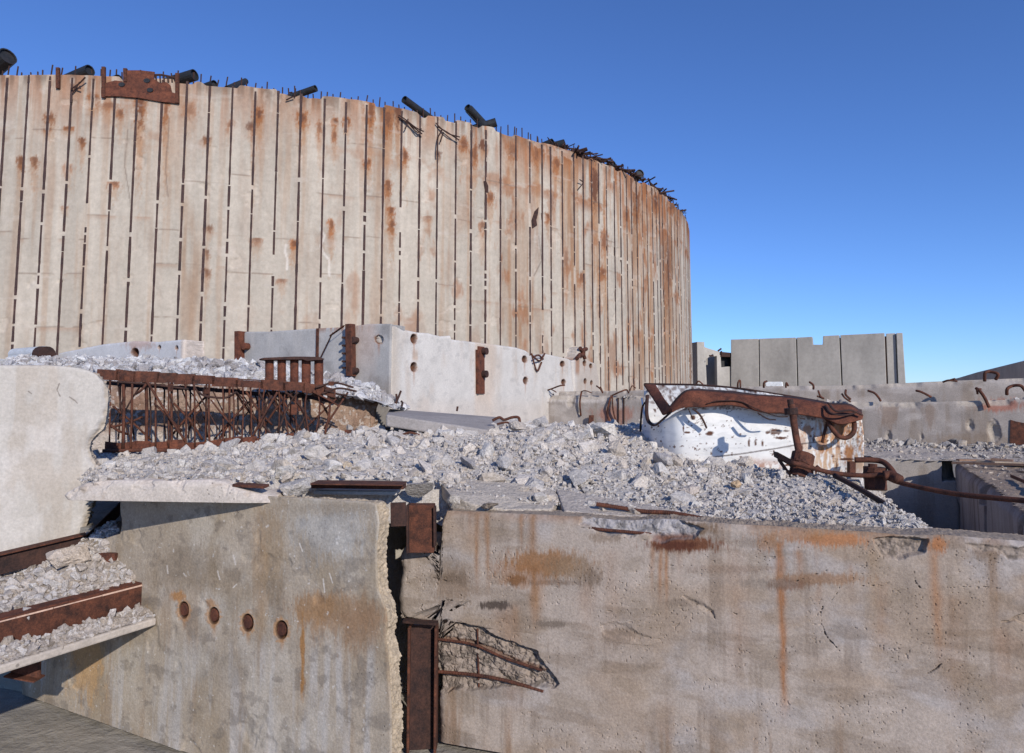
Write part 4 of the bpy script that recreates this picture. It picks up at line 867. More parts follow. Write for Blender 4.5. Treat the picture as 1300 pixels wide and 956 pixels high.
for pts, r_ in (([(822, 502, 7.7), (821, 520, 7.5), (823, 534, 7.35), (831, 540, 7.2), (841, 533, 7.1), (853, 522, 7.0)], .035), ([(820, 510, 7.6), (816, 516, 7.7), (814, 530, 7.8), (813, 548, 7.9)], .02), ([(897, 513, 6.78), (912, 509, 6.74), (940, 510, 6.70), (962, 520, 6.6), (985, 528, 6.5), (1000, 529, 6.48)], .018),
                ([(880, 519, 6.84), (888, 526, 6.8), (893, 534, 6.82), (897, 543, 6.85)], .03), ([(874, 519, 6.86), (880, 533, 6.85)], .018), ([(962, 524, 6.55), (975, 532, 6.5), (985, 533, 6.48)], .02), ([(1052, 512, 6.5), (1062, 522, 6.42), (1080, 521, 6.4), (1095, 527, 6.38)], .025), ([(1048, 515, 6.5), (1055, 524, 6.4), (1072, 527, 6.36), (1090, 523, 6.4)], .018), ([(1016, 531, 6.5), (1022, 532, 6.5)], .015)):
    MB().tube(curve([P(*q) for q in pts], 8), r_*.62, 7, flat=.5).build('torn_rim_strip', 'rustdark', tank, smooth=True)
MB().tube(curve([P(*q) for q in ((1051, 532, 6.52), (1055, 542, 6.48), (1064, 553, 6.46), (1074, 556, 6.46), (1083, 550, 6.46), (1085, 540, 6.48), (1083, 532, 6.5))], 8), .022, 8).build('lifting_ring', 'rust', tank, smooth=True)
MB().tube(curve([P(*q) for q in ((1051, 535, 6.55), (1047, 548, 6.55), (1044, 562, 6.57))], 6), .014, 7).build('torn_rim_strip', 'rust', tank, smooth=True)
MB().bar(P(1081, 606, 6.5), P(1081, 586, 6.5), (.028, 0, 0), (0, .028, 0)).build('steel_lug', 'rust', tank)
v_ = [P(1087, 545, 6.6), P(1092, 530, 6.62)]
# ------------------------------------------------------------------ pipes and couplings in front of the tank
def tubes(name, segs, mat, parent, smooth=True):
    mb = MB()
    for s in segs:
        pts, r_ = s[0], s[1]; mb.tube(curve([P(*q) for q in pts], 6) if len(pts) > 2 else [P(*q) for q in pts], r_, 12)
    return mb.build(name, mat, parent, smooth=smooth)
st = thing('standing_pipe', 'rusty upright pipe with a coupling at its foot, in front of the white tank', 'pipe', P(1018, 612, 5.9))
tubes('pipe', [([(1005, 514, 6.1), (1010, 550, 6.05), (1016, 582, 5.95), (1022, 614, 5.9)], .030)], 'rust', st)
tubes('collar', [([(1004, 518, 6.1), (1005, 526, 6.1)], .058), ([(1003, 507, 6.1), (1004.5, 517, 6.1)], .026)], 'rustdark', st, False)
tubes('coupling', [([(1020, 577, 5.95), (1017, 592, 5.92)], .095), ([(1017, 592, 5.92), (1014, 606, 5.9)], .085), ([(1018, 590, 5.93), (1017, 593, 5.92)], .105)], 'rust', st, False)
mb = MB(); mb.bar(P(985, 577, 6.0), P(1007, 589, 5.85), (0, .004, .024), (0, .05, 0)); mb.bar(P(988, 582, 6.0), P(1003, 604, 5.85), (0, .004, .02), (0, .02, 0)); mb.build('handle', 'rustdark', st)
o = tubes('long_bent_rod', [([(1004, 587, 5.8), (1030, 594, 5.75), (1060, 601, 5.7), (1100, 604, 5.6), (1120, 603, 5.55), (1140, 612, 5.45), (1200, 625, 5.1), (1260, 632, 4.8), (1330, 638, 4.5)], .019)], 'rust', None)
tag(o, 'long rusty rod running from the standing pipe across the pit to the right edge', 'rod')
hc = thing('hooked_coupling', 'short rusty cup shaped coupling on the long rod, below a hooked pipe', 'coupling', P(1111, 622, 5.7))
tubes('cup', [([(1111, 593, 5.68), (1111, 604, 5.68)], .088), ([(1111, 604, 5.68), (1112, 622, 5.66)], .083), ([(1111, 603, 5.68), (1111, 606, 5.67)], .096)], 'rust', hc, False)
tubes('stub', [([(1108, 589, 5.66), (1108, 604, 5.66)], .034)], 'rust', hc, False)
tubes('hooked_pipe', [([(1085, 584, 5.8), (1105, 584, 5.75), (1120, 586, 5.7), (1130, 594, 5.6), (1138, 606, 5.5), (1142, 612, 5.45)], .023), ([(1122, 604, 5.52), (1132, 604, 5.5), (1142, 609, 5.42)], .04)], 'rust', hc)
o = tubes('diagonal_bar', [([(1060, 604, 5.6), (1090, 620, 5.25), (1120, 638, 4.85), (1150, 655, 4.55), (1177, 677, 4.25)], .021)], 'rustdark', None); tag(o, 'dark rusty bar slanting down across the gravel to the rim of the pit', 'bar')
o = tubes('rusty_sheet_scrap', [([(1022, 598, 5.9), (1030, 602, 5.88), (1040, 592, 5.86)], .02)], 'rust', None); tag(o, 'small bent rusty scrap beside the coupling at the foot of the standing pipe', 'scrap')

# ------------------------------------------------------------------ pit, its back wall and the right block
C2 = 10.3; PB = uline(C2); ZP = CZ-.78
def pit_col(s, z, px, py, d):
    c = np.ones(s.shape+(3,))*A(178, 168, 158); c *= (.86+.28*fbm(s*2, z*2.2, 0, 4, 3))[..., None]
    c = mixc(c, A(150, 134, 118), ss(.5, .7, fbm(s*8, z*.9, 0, 4, 5))*.5); return c
pb = warp_wall('pit_wall', PB, cst(PB.sz(1030, 590)[0]), cst(PB.sz(1216, 590)[0]), lambda s: ZP+.02*(fbm(s*5, 0, 0, 3, 2)-.5), 0.0, 420, 200, .3, lambda s, z, px, py: .6*ss(1196, 1197, px)*ss(611, 610, py)*ss(584, 585, py), pit_col, 'paint', None, rnd=.02)
tag(pb, 'grey concrete back wall of the pit, half in shadow, below the long beam', 'wall')
c0 = Pz(1211, 583.5, -.78)
BK = Plane(c0[:2], -VD)
sd_ = BK.d@(-VD)
def bk_col(s, z, px, py, d):
    c = np.ones(s.shape+(3,))*A(168, 158, 154); c *= (.8+.4*fbm(s*3, z*1.5, 0, 4, 7))[..., None]
    c = mixc(c, A(120, 104, 98), ss(.5, .75, fbm(s*9, z*.8, 0, 4, 9))*.7); return c
def bk_disp(s, z, px, py):
    d = 0
    for x, w_, y0, y1 in ((1247, 3.5, 560, 640), (1296, 2.5, 560, 960), (1217, 1.2, 628, 690), (1251, 1, 610, 900)): d = d+.12*ss(w_+.8, w_-.3, np.abs(px-x))*ss(y0-2, y0, py)*ss(y1+2, y1, py)
    return d+.05*ss(.15, 0, ZP-z)*ss(.4, .7, fbm(s*4, 0*z, 0, 3, 9))
L_ = 4.9
rb_ = thing('pit_side_block', 'long low concrete block with a crumbling top on the right side of the pit', 'concrete block', (c0[0], c0[1], 0))
if sd_ > 0: Lf, Rf = cst(0.0), cst(L_)
else: Lf, Rf = cst(-L_), cst(0.0)
warp_wall('shaded_side', BK, Lf, Rf, lambda s: ZP-.03+.05*(fbm(s*2.2, 0, 0, 3, 8)-.5), 0.0, 1200, 160, .4, bk_disp, bk_col, 'paint', rb_, rnd=.04, rough_edge=.05)
class Flat:
    def __init__(s, z, a=0.0, seed=0): s.z, s.a, s.sd = z, a, seed
    def __call__(s, x, y): return s.z+s.a*(fbm(np.asarray(x)*1.7, np.asarray(y)*1.7, 0, 3, s.sd)-.5)*2
c0v = c0[:2]; top_poly = [c0v+UD*.02, c0v-VD*L_+UD*.02, c0v-VD*L_+UD*7, c0v+UD*7]
v_, t_, c_ = ground_patch(Flat(ZP-.0, .03, 3), top_poly, .035, .018, A(170, 150, 132), 5)
mesh_np('crumbled_top', v_, None, t_, None, c_, 'rock', rb_)
rg = np.random.default_rng(9)
p_, s_ = spread(Flat(ZP, .03, 3), top_poly, 1500, .008, .055, rg, 2.2); rocks('loose_crumbs', p_, s_, [A(196, 180, 164), A(176, 160, 146), A(205, 195, 186)], seed=3, parent=rb_)['kind'] = 'stuff'
for k in range(26):                        # thin peeled layers and battens on the block
    a_ = c0v+UD*rg.uniform(.15, 2.2)-VD*rg.uniform(.2, 5); q = np.append(a_, ZP+rg.uniform(.02, .07)); l_ = rg.uniform(.1, .45); w_ = rg.uniform(.02, .10); an = rg.normal(0, .35)
    dv = np.array([math.cos(an)*UD[0]-math.sin(an)*UD[1], math.sin(an)*UD[0]+math.cos(an)*UD[1], rg.normal(0, .03)]); nv_ = np.cross(dv, z3)
    MB().bar(q-dv*l_, q+dv*l_, nv_*w_, z3*rg.uniform(.006, .018), A(*[(176, 158, 138), (150, 120, 100), (196, 184, 170)][k % 3])).build('peeled_layer', 'block', rb_, col=True)
q0, q1 = Pz(1283, 604, -.74), Pz(1325, 622, -.72); o = MB().bar(q0, q1, (.02, .03, 0), z3*.015).build('rusty_flat_bar', 'rust'); tag(o, 'rusty flat bar lying on the block right of the pit', 'bar')
# shelf of rubble between the beam and the pit
ls_ = Flat(ZP-.01, .03, 8)
e0, e1 = P(1050, 506, 9.3)[:2], 0
sh_poly = [VD*C2+UD*.3, VD*C2+UD*12, VD*13.62+UD*12, VD*13.62-UD*3, VD*12-UD*2.5]
v_, t_, c_ = ground_patch(ls_, sh_poly, .06, .02, A(204, 190, 175), 6); tag(mesh_np('beam_ledge', v_, None, t_, None, c_, 'rock'), kind='structure')
near = lambda x, y: .60+.5*ss(1.6, .2, 13.6-(x*VD[0]+y*VD[1]))
class Heap:
    def __call__(s, x, y): q = 13.6-(np.asarray(x)*VD[0]+np.asarray(y)*VD[1]); return ZP-.02+.035*ss(1.0, .1, q)*(.4+fbm(np.asarray(x)*2, np.asarray(y)*2, 0, 3, 4))
p_, s_ = spread(Heap(), sh_poly, 12000, .014, .085, rg, 2.0, sizef=near); k_ = rg.random(len(p_)) < np.clip(.35+ss(2.6, 1.0, 13.6-(p_[:, :2]@VD)), 0, 1)
v2, t2, c2 = ground_patch(Heap(), [VD*12.2-UD*3, VD*12.2+UD*12, VD*13.62+UD*12, VD*13.62-UD*3], .05, .03, A(180, 170, 160), 3)
tag(rocks('ledge_rubble', p_[k_], s_[k_], [A(208, 200, 190), A(190, 182, 174), A(165, 156, 148), A(204, 190, 174)], seed=4, extra=(v2, t2, c2)), 'crumbled concrete rubble strewn along the foot of the long beam, above the pit', 'rubble', kind='stuff')

# ------------------------------------------------------------------ the main heap of rubble
XY = lambda px, d: P(px, 506, d)[:2]
cpz = lambda px, py, d: P(px, py, d)
ctl = [cpz(*q) for q in ((20, 613, 4.5), (75, 611, 4.4), (200, 609, 4.4), (330, 610, 4.35), (400, 606, 4.7), (515, 607, 4.85), (600, 620, 5.05), (700, 632, 4.95), (850, 650, 4.7), (1000, 661, 4.4), (1100, 668, 4.25), (1190, 677, 4.15),
        (60, 600, 5.2), (200, 592, 5.4), (330, 584, 5.4), (450, 574, 5.8), (550, 576, 6), (650, 570, 6), (750, 580, 6), (850, 600, 5.8), (950, 620, 5.6), (1050, 638, 5.3), (1130, 656, 4.9),
        (130, 578, 6.7), (200, 577, 6.9), (260, 571, 6.9), (330, 562, 6.9), (400, 555, 6.9), (450, 553, 7), (520, 551, 7.3), (600, 551, 7.6), (640, 546, 7.9), (680, 543, 8), (760, 550, 7.8), (820, 561, 7.4), (870, 582, 7.05), (920, 590, 6.9), (980, 598, 6.75), (1030, 609, 6.55), (1080, 616, 6.4), (1112, 634, 5.9), (1150, 655, 5.2), (1180, 674, 4.7))]
for px, d, z in ((100, 8, -.6), (300, 8.5, -.5), (440, 8.2, -.42), (500, 9.3, -.45), (600, 10.5, -.55), (700, 12, -.7), (850, 11, -.78), (1000, 9.5, -.8), (1100, 8.3, -.95), (1190, 5.6, -1.75), (1230, 4.9, -1.8), (1270, 4.3, -1.8), (1140, 7, -1.6), (1170, 8, -1.9)):
    ctl.append(np.append(XY(px, d), CZ+z))
pile = Surf(ctl)
ppoly = [XY(*q) for q in ((104, 4.40), (200, 4.36), (340, 4.30), (352, 4.45), (400, 4.68), (515, 4.8), (560, 5.0), (620, 5.0), (720, 4.72), (850, 4.5), (1000, 4.25), (1190, 3.98), (1300, 4.0), (1280, 4.9), (1240, 6.2), (1200, 8.2), (1120, 9.2), (1000, 10.5), (850, 12.2), (700, 13.8), (600, 13.5), (500, 9.8), (470, 8.3), (122, 8.3), (120, 6.0), (112, 5.1))]
PALP = [A(221, 211, 201), A(215, 206, 197), A(226, 214, 202), A(209, 201, 194), A(212, 198, 183), A(230, 222, 213), A(196, 188, 181)]
v_, t_, c_ = ground_patch(pile, ppoly, .028, .024, A(214, 205, 196), 11, skirt=lambda x, y: .07+.23*ss(-1.6, -1.3, x))
rg = np.random.default_rng(33)
def szf(x, y):
    px, _ = proj(np.stack([x, y, 0*x+CZ-.6], -1)); near_ = ss(5.3, 4.5, y)
    return (1.05-.50*ss(900, 1010, px)+.0*near_)*(1-.25*ss(350, 150, px))
p1, s1 = spread(pile, ppoly, 5600, .020, .125, rg, 2.3, lift=.0, sizef=szf)
p2, s2 = spread(pile, ppoly, 26000, .008, .030, rg, 1.6, lift=.35, sizef=lambda x, y: 1.0+0*x)
fr = [XY(*q) for q in ((520, 5.0), (850, 4.55), (1190, 4.0), (1270, 4.6), (1180, 5.6), (1080, 6.6), (900, 6.9), (760, 7.4), (560, 7))]
p3, s3 = spread(pile, fr, 9000, .008, .032, rg, 1.7, lift=.35)
p_ = np.concatenate([p1, p2, p3]); s_ = np.concatenate([s1, s2, s3])
# stones keep clear of the cage, the slab and the tank body
qx, qy = proj(p_); K_ = np.ones(len(p_), bool)
K_ &= ~((qx > 845) & (qx < 1090) & (p_[:, 1] > 7.0) & (p_[:, 1] < 7.6) & (s_ > .05))
tag(rocks('rubble_heap', p_[K_], s_[K_], PALP, seed=8, roughr=.042, extra=(v_, t_, c_)), 'heap of pale crushed concrete rubble spread over the whole middle of the ruin', 'rubble', kind='stuff')
# rubble above the aggregate block
up_ = Surf([cpz(*q) for q in ((60, 489, 8.0), (120, 488, 8.0), (200, 486, 8.05), (300, 491, 8.05), (380, 497, 8.05), (430, 500, 8.1), (470, 506, 8.1), (495, 516, 8.1), (60, 464, 9.6), (100, 461, 9.8), (160, 467, 9.8), (230, 464, 9.9), (300, 463, 9.9), (350, 468, 9.7), (400, 478, 9.5), (440, 486, 9.3), (480, 500, 9.2), (510, 515, 9.2), (60, 462, 11), (230, 460, 11.5), (330, 470, 10.8), (60, 456, 13), (230, 458, 13))])
upoly = [XY(*q) for q in ((40, 7.95), (300, 8.0), (430, 8.0), (500, 8.05), (520, 9.2), (470, 9.9), (400, 10.2), (300, 11.2), (150, 12.2), (20, 13.5), (-20, 9))]
v_, t_, c_ = ground_patch(up_, upoly, .04, .03, A(205, 200, 197), 12)
p_, s_ = spread(up_, upoly, 5200, .016, .11, rg, 2.0, lift=.2)
tag(rocks('upper_rubble', p_, s_, [A(224, 220, 218), A(214, 208, 203), A(196, 192, 192), A(228, 225, 222), A(180, 172, 168)], seed=9, roughr=.05, extra=(v_, t_, c_)), 'bright crushed concrete rubble banked behind the rusty cage, up to the low wall', 'rubble', kind='stuff')
# unseen body of the platform under the heap, added to keep the crack dark
pm = MB()
lo = [np.append(XY(*q), 0.0) for q in ((-60, 5.9), (200, 5.2), (420, 5.3), (560, 5.7), (850, 5.4), (1000, 5.3), (1085, 6.4), (1085, 9.3), (1000, 12.0), (640, 15.5), (520, 12), (60, 12.5))]
pm.prism(lo, (0, 0, CZ-1.0)); tag(pm.build('platform', M['grndm']), kind='structure')

# ================================================================== FOREGROUND
def zf(pl, pts):
    s, z = zip(*[pl.sz(x, y) for x, y in pts]); s = np.array(s); z = np.array(z); k = np.argsort(z); return lambda q: np.interp(q, z[k], s[k])
# ------------------------------------------------------------------ long right wall
RW = Plane.px(565, 4.68, 1300, 3.63)
Tr, _, _ = pxf(RW, [(490, 712), (503, 706), (508, 698), (514, 690), (525, 684.5), (544, 684), (551, 688), (555, 697), (558, 699), (560, 680), (561.5, 658), (566, 649), (640, 652), (700, 655), (735, 657), (775, 662), (800, 663), (830, 661), (870, 662), (930, 666), (970, 668), (1050, 673), (1100, 676), (1135, 679), (1160, 681), (1200, 680), (1250, 684), (1300, 688), (1400, 696), (1600, 705)])
Lr = zf(RW, [(560, 640), (508, 700), (507, 712), (510, 722), (506.5, 740), (505, 760), (507, 775), (511, 783), (516, 787), (556, 790), (557, 850), (557, 1100)])
SC1 = [(556, 788), (585, 790), (612, 797), (628, 806), (655, 817), (682, 828), (692, 842), (700, 853), (712, 868), (700, 876), (660, 872), (610, 876), (540, 880), (540, 790)]
SC2 = [(736, 666), (738, 658), (780, 650), (850, 655), (885, 668), (893, 672), (880, 683), (838, 692), (822, 679), (790, 682), (760, 678), (748, 672)]
SC3 = [(1108, 684), (1125, 681), (1160, 681), (1180, 684), (1176, 700), (1165, 706), (1140, 712), (1122, 706), (1110, 694)]
SC4 = [(1225, 690), (1300, 694), (1400, 700), (1400, 716), (1300, 712), (1280, 712), (1262, 700), (1240, 700)]
SC5 = [(1272, 790), (1300, 779), (1340, 775), (1340, 800), (1310, 802), (1290, 790), (1278, 792)]
SC6 = [(762, 793), (778, 790), (795, 792), (815, 803), (838, 812), (812, 816), (785, 810), (768, 806)]
SC7 = [(868, 757), (872, 760), (892, 766), (908, 774), (910, 790), (900, 780), (880, 768)]
CRK = [([(515, 716), (521, 724), (532, 731), (545, 733), (556, 735), (567, 738)], 1.0), ([(517, 755), (523, 752), (534, 757), (538, 765), (533, 772), (540, 780)], .8), ([(884, 768), (895, 772), (903, 778), (909, 788)], 1.6), ([(1045, 771), (1042, 778), (1043, 790), (1048, 806), (1056, 816), (1066, 826)], 2.2), ([(1066, 746), (1062, 755), (1056, 762)], 1.4), ([(1161, 726), (1162, 740), (1168, 746), (1172, 748)], 1.4), ([(1272, 792), (1270, 800), (1276, 808)], 1.6), ([(1176, 856), (1188, 850), (1198, 840)], 1.2), ([(560, 690), (568, 700), (575, 712)], .5), ([(762, 791), (763, 800), (768, 808)], 1.2), ([(1010, 738), (1025, 733), (1050, 724)], .6), ([(1090, 744), (1120, 743)], .5), ([(1200, 747), (1240, 744), (1270, 747)], .4), ([(590, 798), (610, 806), (640, 815), (665, 828), (684, 840)], 1.2), ([(567, 765), (585, 768), (596, 772)], 1.3), ([(585, 756), (596, 763), (596, 772)], .9), ([(735, 670), (760, 671), (775, 680)], .6), ([(850, 718), (880, 718)], .6), ([(925, 775), (935, 780)], 1.2)]
def r_disp(s, z, px, py):
    n = fbm(s*16, z*16, 0, 4, 61); n2 = fbm(s*45, z*45, 0, 3, 63); d = 0
    q1_ = sdpoly(px, py, SC1)+(fbm(s*11, z*11, 0, 4, 62)-.5)*9; rdg = 1-2*np.abs(fbm(s*13+z*5, z*15-s*6, 0, 4, 65)*2-1)
    row = np.mod(sdline(px, py, [(540, 786), (612, 797), (655, 817), (692, 842), (760, 900)]), 24)/24
    d = d+ss(.8, -2.0, q1_)*(.022+.016*ss(.75, 1, row)+.010*ss(.2, 0, row)+.022*rdg+.012*(n2-.5))
    for k, (pl_, dep, so) in enumerate(( (SC2, .045, 5), (SC3, .040, 4), (SC4, .018, 5), (SC5, .022, 3), (SC6, .010, 4), (SC7, .012, 4))):
        q = sdpoly(px, py, pl_)+(n-.5)*9; d = d+dep*ss(1.0, -so, q)*(.45+.75*n+.35*n2)
    for pts, w_ in CRK:
        q = sdline(px, py, pts)+(fbm(px*.25, py*.25, 0, 3, 71)-.35)*4; d = d+.012*ss(w_*.6+.3, w_*.1, q)
    # scattered small holes
    hx = px/9.0; hy = py/9.0; 
    pit = ss(.86, .90, vn(px*.42, py*.42, 0, 91))*ss(.55, .6, vn(px*.03, py*.03, 0, 93)); d = d+.006*pit
    # spalled step above SC1, horizontal board joints
    return d
def r_col(s, z, px, py, d):
    c = np.ones(s.shape+(3,))*A(180, 165, 152)
    c *= (.90+.20*fbm(s*2.2, z*3.2, 0, 5, 13))[..., None]
    big = fbm(s*1.6+3, z*2.6, 0, 4, 17); c = mixc(c, A(160, 136, 112), ss(.44, .66, big)*.55)
    c = mixc(c, A(178, 171, 168), ss(.52, .72, fbm(s*2.8, z*4, 0, 4, 19))*.5)
    runs = fbm(s*13, z*.9, 0, 5, 23); c = mixc(c, A(140, 108, 80), ss(.50, .76, runs)*ss(.42, .6, fbm(s*1.6, z*1.2, 0, 3, 25))*.65)
    c = mixc(c, A(122, 104, 88), ss(.50, .70, fbm(s*22, z*1.6, 0, 4, 33))*ss(.45, .65, fbm(s*2.6, z*2.2, 0, 4, 35))*.4)
    c = mixc(c, A(130, 112, 94), ss(.52, .66, fbm(s*2.4, z*9, 0, 5, 37))*.4)
    c = mixc(c, A(146, 128, 108), ss(.56, .70, fbm(s*5, z*7, 0, 5, 27))*.35)
    tp = Tr(s)-z; c = mixc(c, A(150, 120, 96), ss(.07, 0, tp)*ss(.3, .6, fbm(s*5, z*5, 0, 4, 29))*.75)
    br, dk, gy = A(150, 104, 66), A(98, 78, 62), A(128, 118, 108)
    for x0, y0, x1, y1, w_, k, cl in ((990, 690, 997, 900, 5, .9, A(158, 104, 62)), (1184, 690, 1193, 830, 6, .6, A(170, 120, 80)), (1258, 700, 1263, 800, 8, .75, A(138, 112, 88)), (605, 655, 606, 745, 3, .8, A(150, 112, 80)), (618, 655, 619, 740, 3, .8, A(150, 112, 80)), (597, 655, 598, 690, 3, .4, br), (675, 655, 679, 790, 5, .75, A(150, 112, 80)), (662, 655, 663, 690, 3, .7, br), (838, 690, 838, 760, 3, .8, A(160, 112, 72)), (846, 690, 846, 765, 3, .8, A(160, 112, 72)), (829, 690, 829, 740, 3, .6, A(160, 112, 72)), (862, 690, 862, 720, 4, .5, br), (880, 690, 880, 705, 3, .5, br),
                                       (1015, 700, 1017, 740, 5, .7, br), (1040, 735, 1040, 760, 4, .6, br), (1081, 720, 1082, 740, 4, .6, br), (1108, 700, 1116, 860, 10, .35, A(170, 140, 108)), (1120, 740, 1122, 830, 8, .25, br), (1150, 700, 1150, 800, 12, .25, gy), (682, 745, 682, 790, 7, .6, A(160, 116, 76)), (745, 740, 747, 790, 10, .35, br), (640, 770, 655, 900, 12, .3, br), (655, 770, 655, 830, 8, .25, br), (935, 700, 936, 860, 14, .2, br), (775, 700, 776, 830, 12, .18, br), (1210, 760, 1213, 900, 16, .22, br), (1270, 800, 1276, 880, 14, .3, br)):
        t = np.clip((py-y0)/(y1-y0), 0, 1); xc = x0+(x1-x0)*t+3*(fbm(py*.03, x0, 0, 2, 5)-.5); m = np.exp(-((px-xc)/(w_*(.7+.6*vn(py*.05, x0, 0, 8))))**2)*ss(y0-8, y0+4, py)*ss(y1+30, y1-50, py)
        c = mixc(c, cl, np.clip(m*k*(.55+.7*fbm(px*.4, py*.05, 0, 3, int(x0))), 0, .95))
    c = stains(c, px, py, ((690, 715, 50, 16, 16, 1.0, A(150, 112, 80)), (722, 722, 40, 18, 16, .7, A(142, 118, 94)), (655, 736, 12, 7, 8, 1, A(110, 82, 60)), (752, 735, 14, 14, 14, .7, A(118, 98, 80)), (627, 768, 22, 5, 6, 1.1, A(88, 76, 68)), (700, 792, 24, 4, 5, .8, A(118, 104, 92)), (700, 740, 38, 4, 4, .6, A(120, 100, 84)), (665, 730, 40, 22, 16, .5, br), (870, 690, 46, 8, 10, 1.2, A(112, 68, 44)), (858, 692, 30, 5, 8, 1, A(90, 52, 38)), (1060, 685, 50, 8, 10, .8, A(176, 116, 72)), (1010, 680, 50, 8, 8, .6, A(160, 116, 80)), (1040, 735, 60, 8, 8, .7, A(148, 112, 82)), (1000, 742, 26, 8, 8, .8, A(126, 94, 74)), (975, 740, 40, 6, 8, .4, gy), (575, 745, 26, 24, 24, .7, A(146, 124, 104)), (578, 735, 22, 10, 8, .6, A(116, 98, 82)), (787, 806, 26, 8, 14, .7, A(132, 112, 94)), (870, 765, 26, 6, 6, .5, A(130, 114, 100)), (770, 680, 24, 6, 10, .6, A(132, 112, 92)), (885, 672, 24, 10, 8, .9, A(120, 98, 78)), (1200, 690, 60, 6, 8, .5, A(130, 110, 92)), (1255, 700, 20, 8, 14, .7, A(128, 106, 86)), (1285, 820, 26, 14, 14, .4, A(150, 124, 104)), (1235, 803, 30, 5, 7, .5, A(140, 118, 96)), (1190, 690, 12, 8, 12, .9, A(176, 120, 80)), (975, 690, 14, 10, 14, .5, br), (930, 722, 60, 5, 6, .4, A(132, 108, 90)), (568, 796, 20, 5, 4, .7, A(176, 150, 126)), (650, 862, 40, 6, 6, .7, A(150, 120, 96)),), .14, .28)
    # fresh broken surfaces
    n = fbm(s*30, z*30, 0, 4, 81); br_ = 0
    for pl_ in (SC1, SC3, SC4): br_ = np.maximum(br_, ss(0, -4, sdpoly(px, py, pl_)+(fbm(s*16, z*16, 0, 4, 61)-.5)*9))
    c = mixc(c, A(160, 144, 130)*np.ones(3), br_*.85); c = c*(1-.5*(br_*ss(.5, .3, n)))[..., None]
    b2 = ss(0, -4, sdpoly(px, py, SC2)+(fbm(s*16, z*16, 0, 4, 61)-.5)*9); c = mixc(c, A(176, 170, 168), b2*.9); c = c*(1-.5*(b2*ss(.52, .3, n)))[..., None]
    c = mixc(c, A(112, 68, 44), b2*ss(676, 684, py)*ss(800, 840, px)*.85)
    c = mixc(c, A(120, 86, 66), br_*ss(4, 1, np.abs(sdline(px, py, [(556, 812), (600, 818), (640, 836), (690, 852)])))*.7)
    cr = 0*px
    for pts, w_ in CRK: cr = np.maximum(cr, min(1, w_*.7)*ss(w_*.6+.3, w_*.1, sdline(px, py, pts)+(fbm(px*.25, py*.25, 0, 3, 71)-.35)*4))
    c = mixc(c, A(60, 48, 40), cr*.8)
    return c
rw = warp_wall('right_wall', RW, Lr, cst(RW.sz(1560, 700)[0]), Tr, .05, 1500, 620, .24, r_disp, r_col, 'paint', None, rnd=.022, rough_edge=.010, back=A(165, 148, 130), seed=6, nt_=14)
rw.name = 'stained_wall'; tag(rw, 'long grey foreground wall streaked with rust, its lower left corner broken open', 'wall')
def wt(pl, pts, r_, name, parent, off, mat='rust', rib=True):
    q = curve([gpt(pl, x, y, off if np.isscalar(off) else off[i]) for i, (x, y) in enumerate(pts)], 24 if rib else 6); n = len(q)
    rr_ = r_*(1+.14*(np.arange(n) % 2)) if rib else r_
    return MB().tube(q, rr_, 9).build(name, mat, parent, smooth=not rib)
wt(RW, [(746, 671), (765, 673), (790, 675), (818, 678), (826, 680)], .0095, 'exposed_rebar', rw, [-.02, -.012, -.01, -.015, -.04])
wt(RW, [(556, 812), (600, 819), (640, 836), (688, 852)], .008, 'exposed_rebar', rw, -.008); wt(RW, [(555, 853), (600, 857), (640, 864), (690, 878)], .010, 'exposed_rebar', rw, -.004)
wt(RW, [(604, 800), (605, 840), (606, 880)], .006, 'exposed_rebar', rw, -.03)
mp_ = [(757, 640, 4.62), (790, 645, 4.6), (815, 649, 4.56), (850, 651, 4.5), (880, 656, 4.42), (918, 664, 4.32)]
q = curve([P(*t) for t in mp_], 24); o = MB().tube(q, .013*(1+.13*(np.arange(len(q)) % 2)), 9).build('loose_rebar', 'rust'); tag(o, 'ribbed rusty rebar lying along the top of the stained wall, over its chipped rim', 'rebar')
o = MB().tube(curve([P(*t) for t in ((728, 634, 4.9), (750, 640, 4.8), (772, 641, 4.75))], 6), .012, 8).build('rebar_end', 'rustdark', o)

# ------------------------------------------------------------------ left panel with four bolt holes
LP = Plane.px(150, 4.95, 490, 3.83)
Tp, _, _ = pxf(LP, [(20, 600), (150, 612), (250, 622), (340, 630), (360, 631), (400, 633), (450, 636), (468, 637), (480, 641), (488, 645), (495, 648)])
Lp = zf(LP, [(151, 560), (151, 600), (152, 668), (150, 678), (112, 690), (60, 700), (30, 760), (20, 1100)])
Rp = zf(LP, [(476, 600), (477, 640), (479, 650), (481, 665), (478, 690), (478, 715), (479, 735), (480, 750), (485, 762), (490, 775), (491, 790), (489, 810), (492, 830), (494, 866), (497, 900), (496, 1100)])
PH = [(232.5, 775, 6.5, 11), (271, 782, 7, 11), (314, 791, 7.5, 11.5), (357, 800, 7.8, 12)]
def p_disp(s, z, px, py): return hole_disp(px, py, PH, .05)+.008*ss(.66, .74, fbm(s*3, z*3, 0, 4, 5))
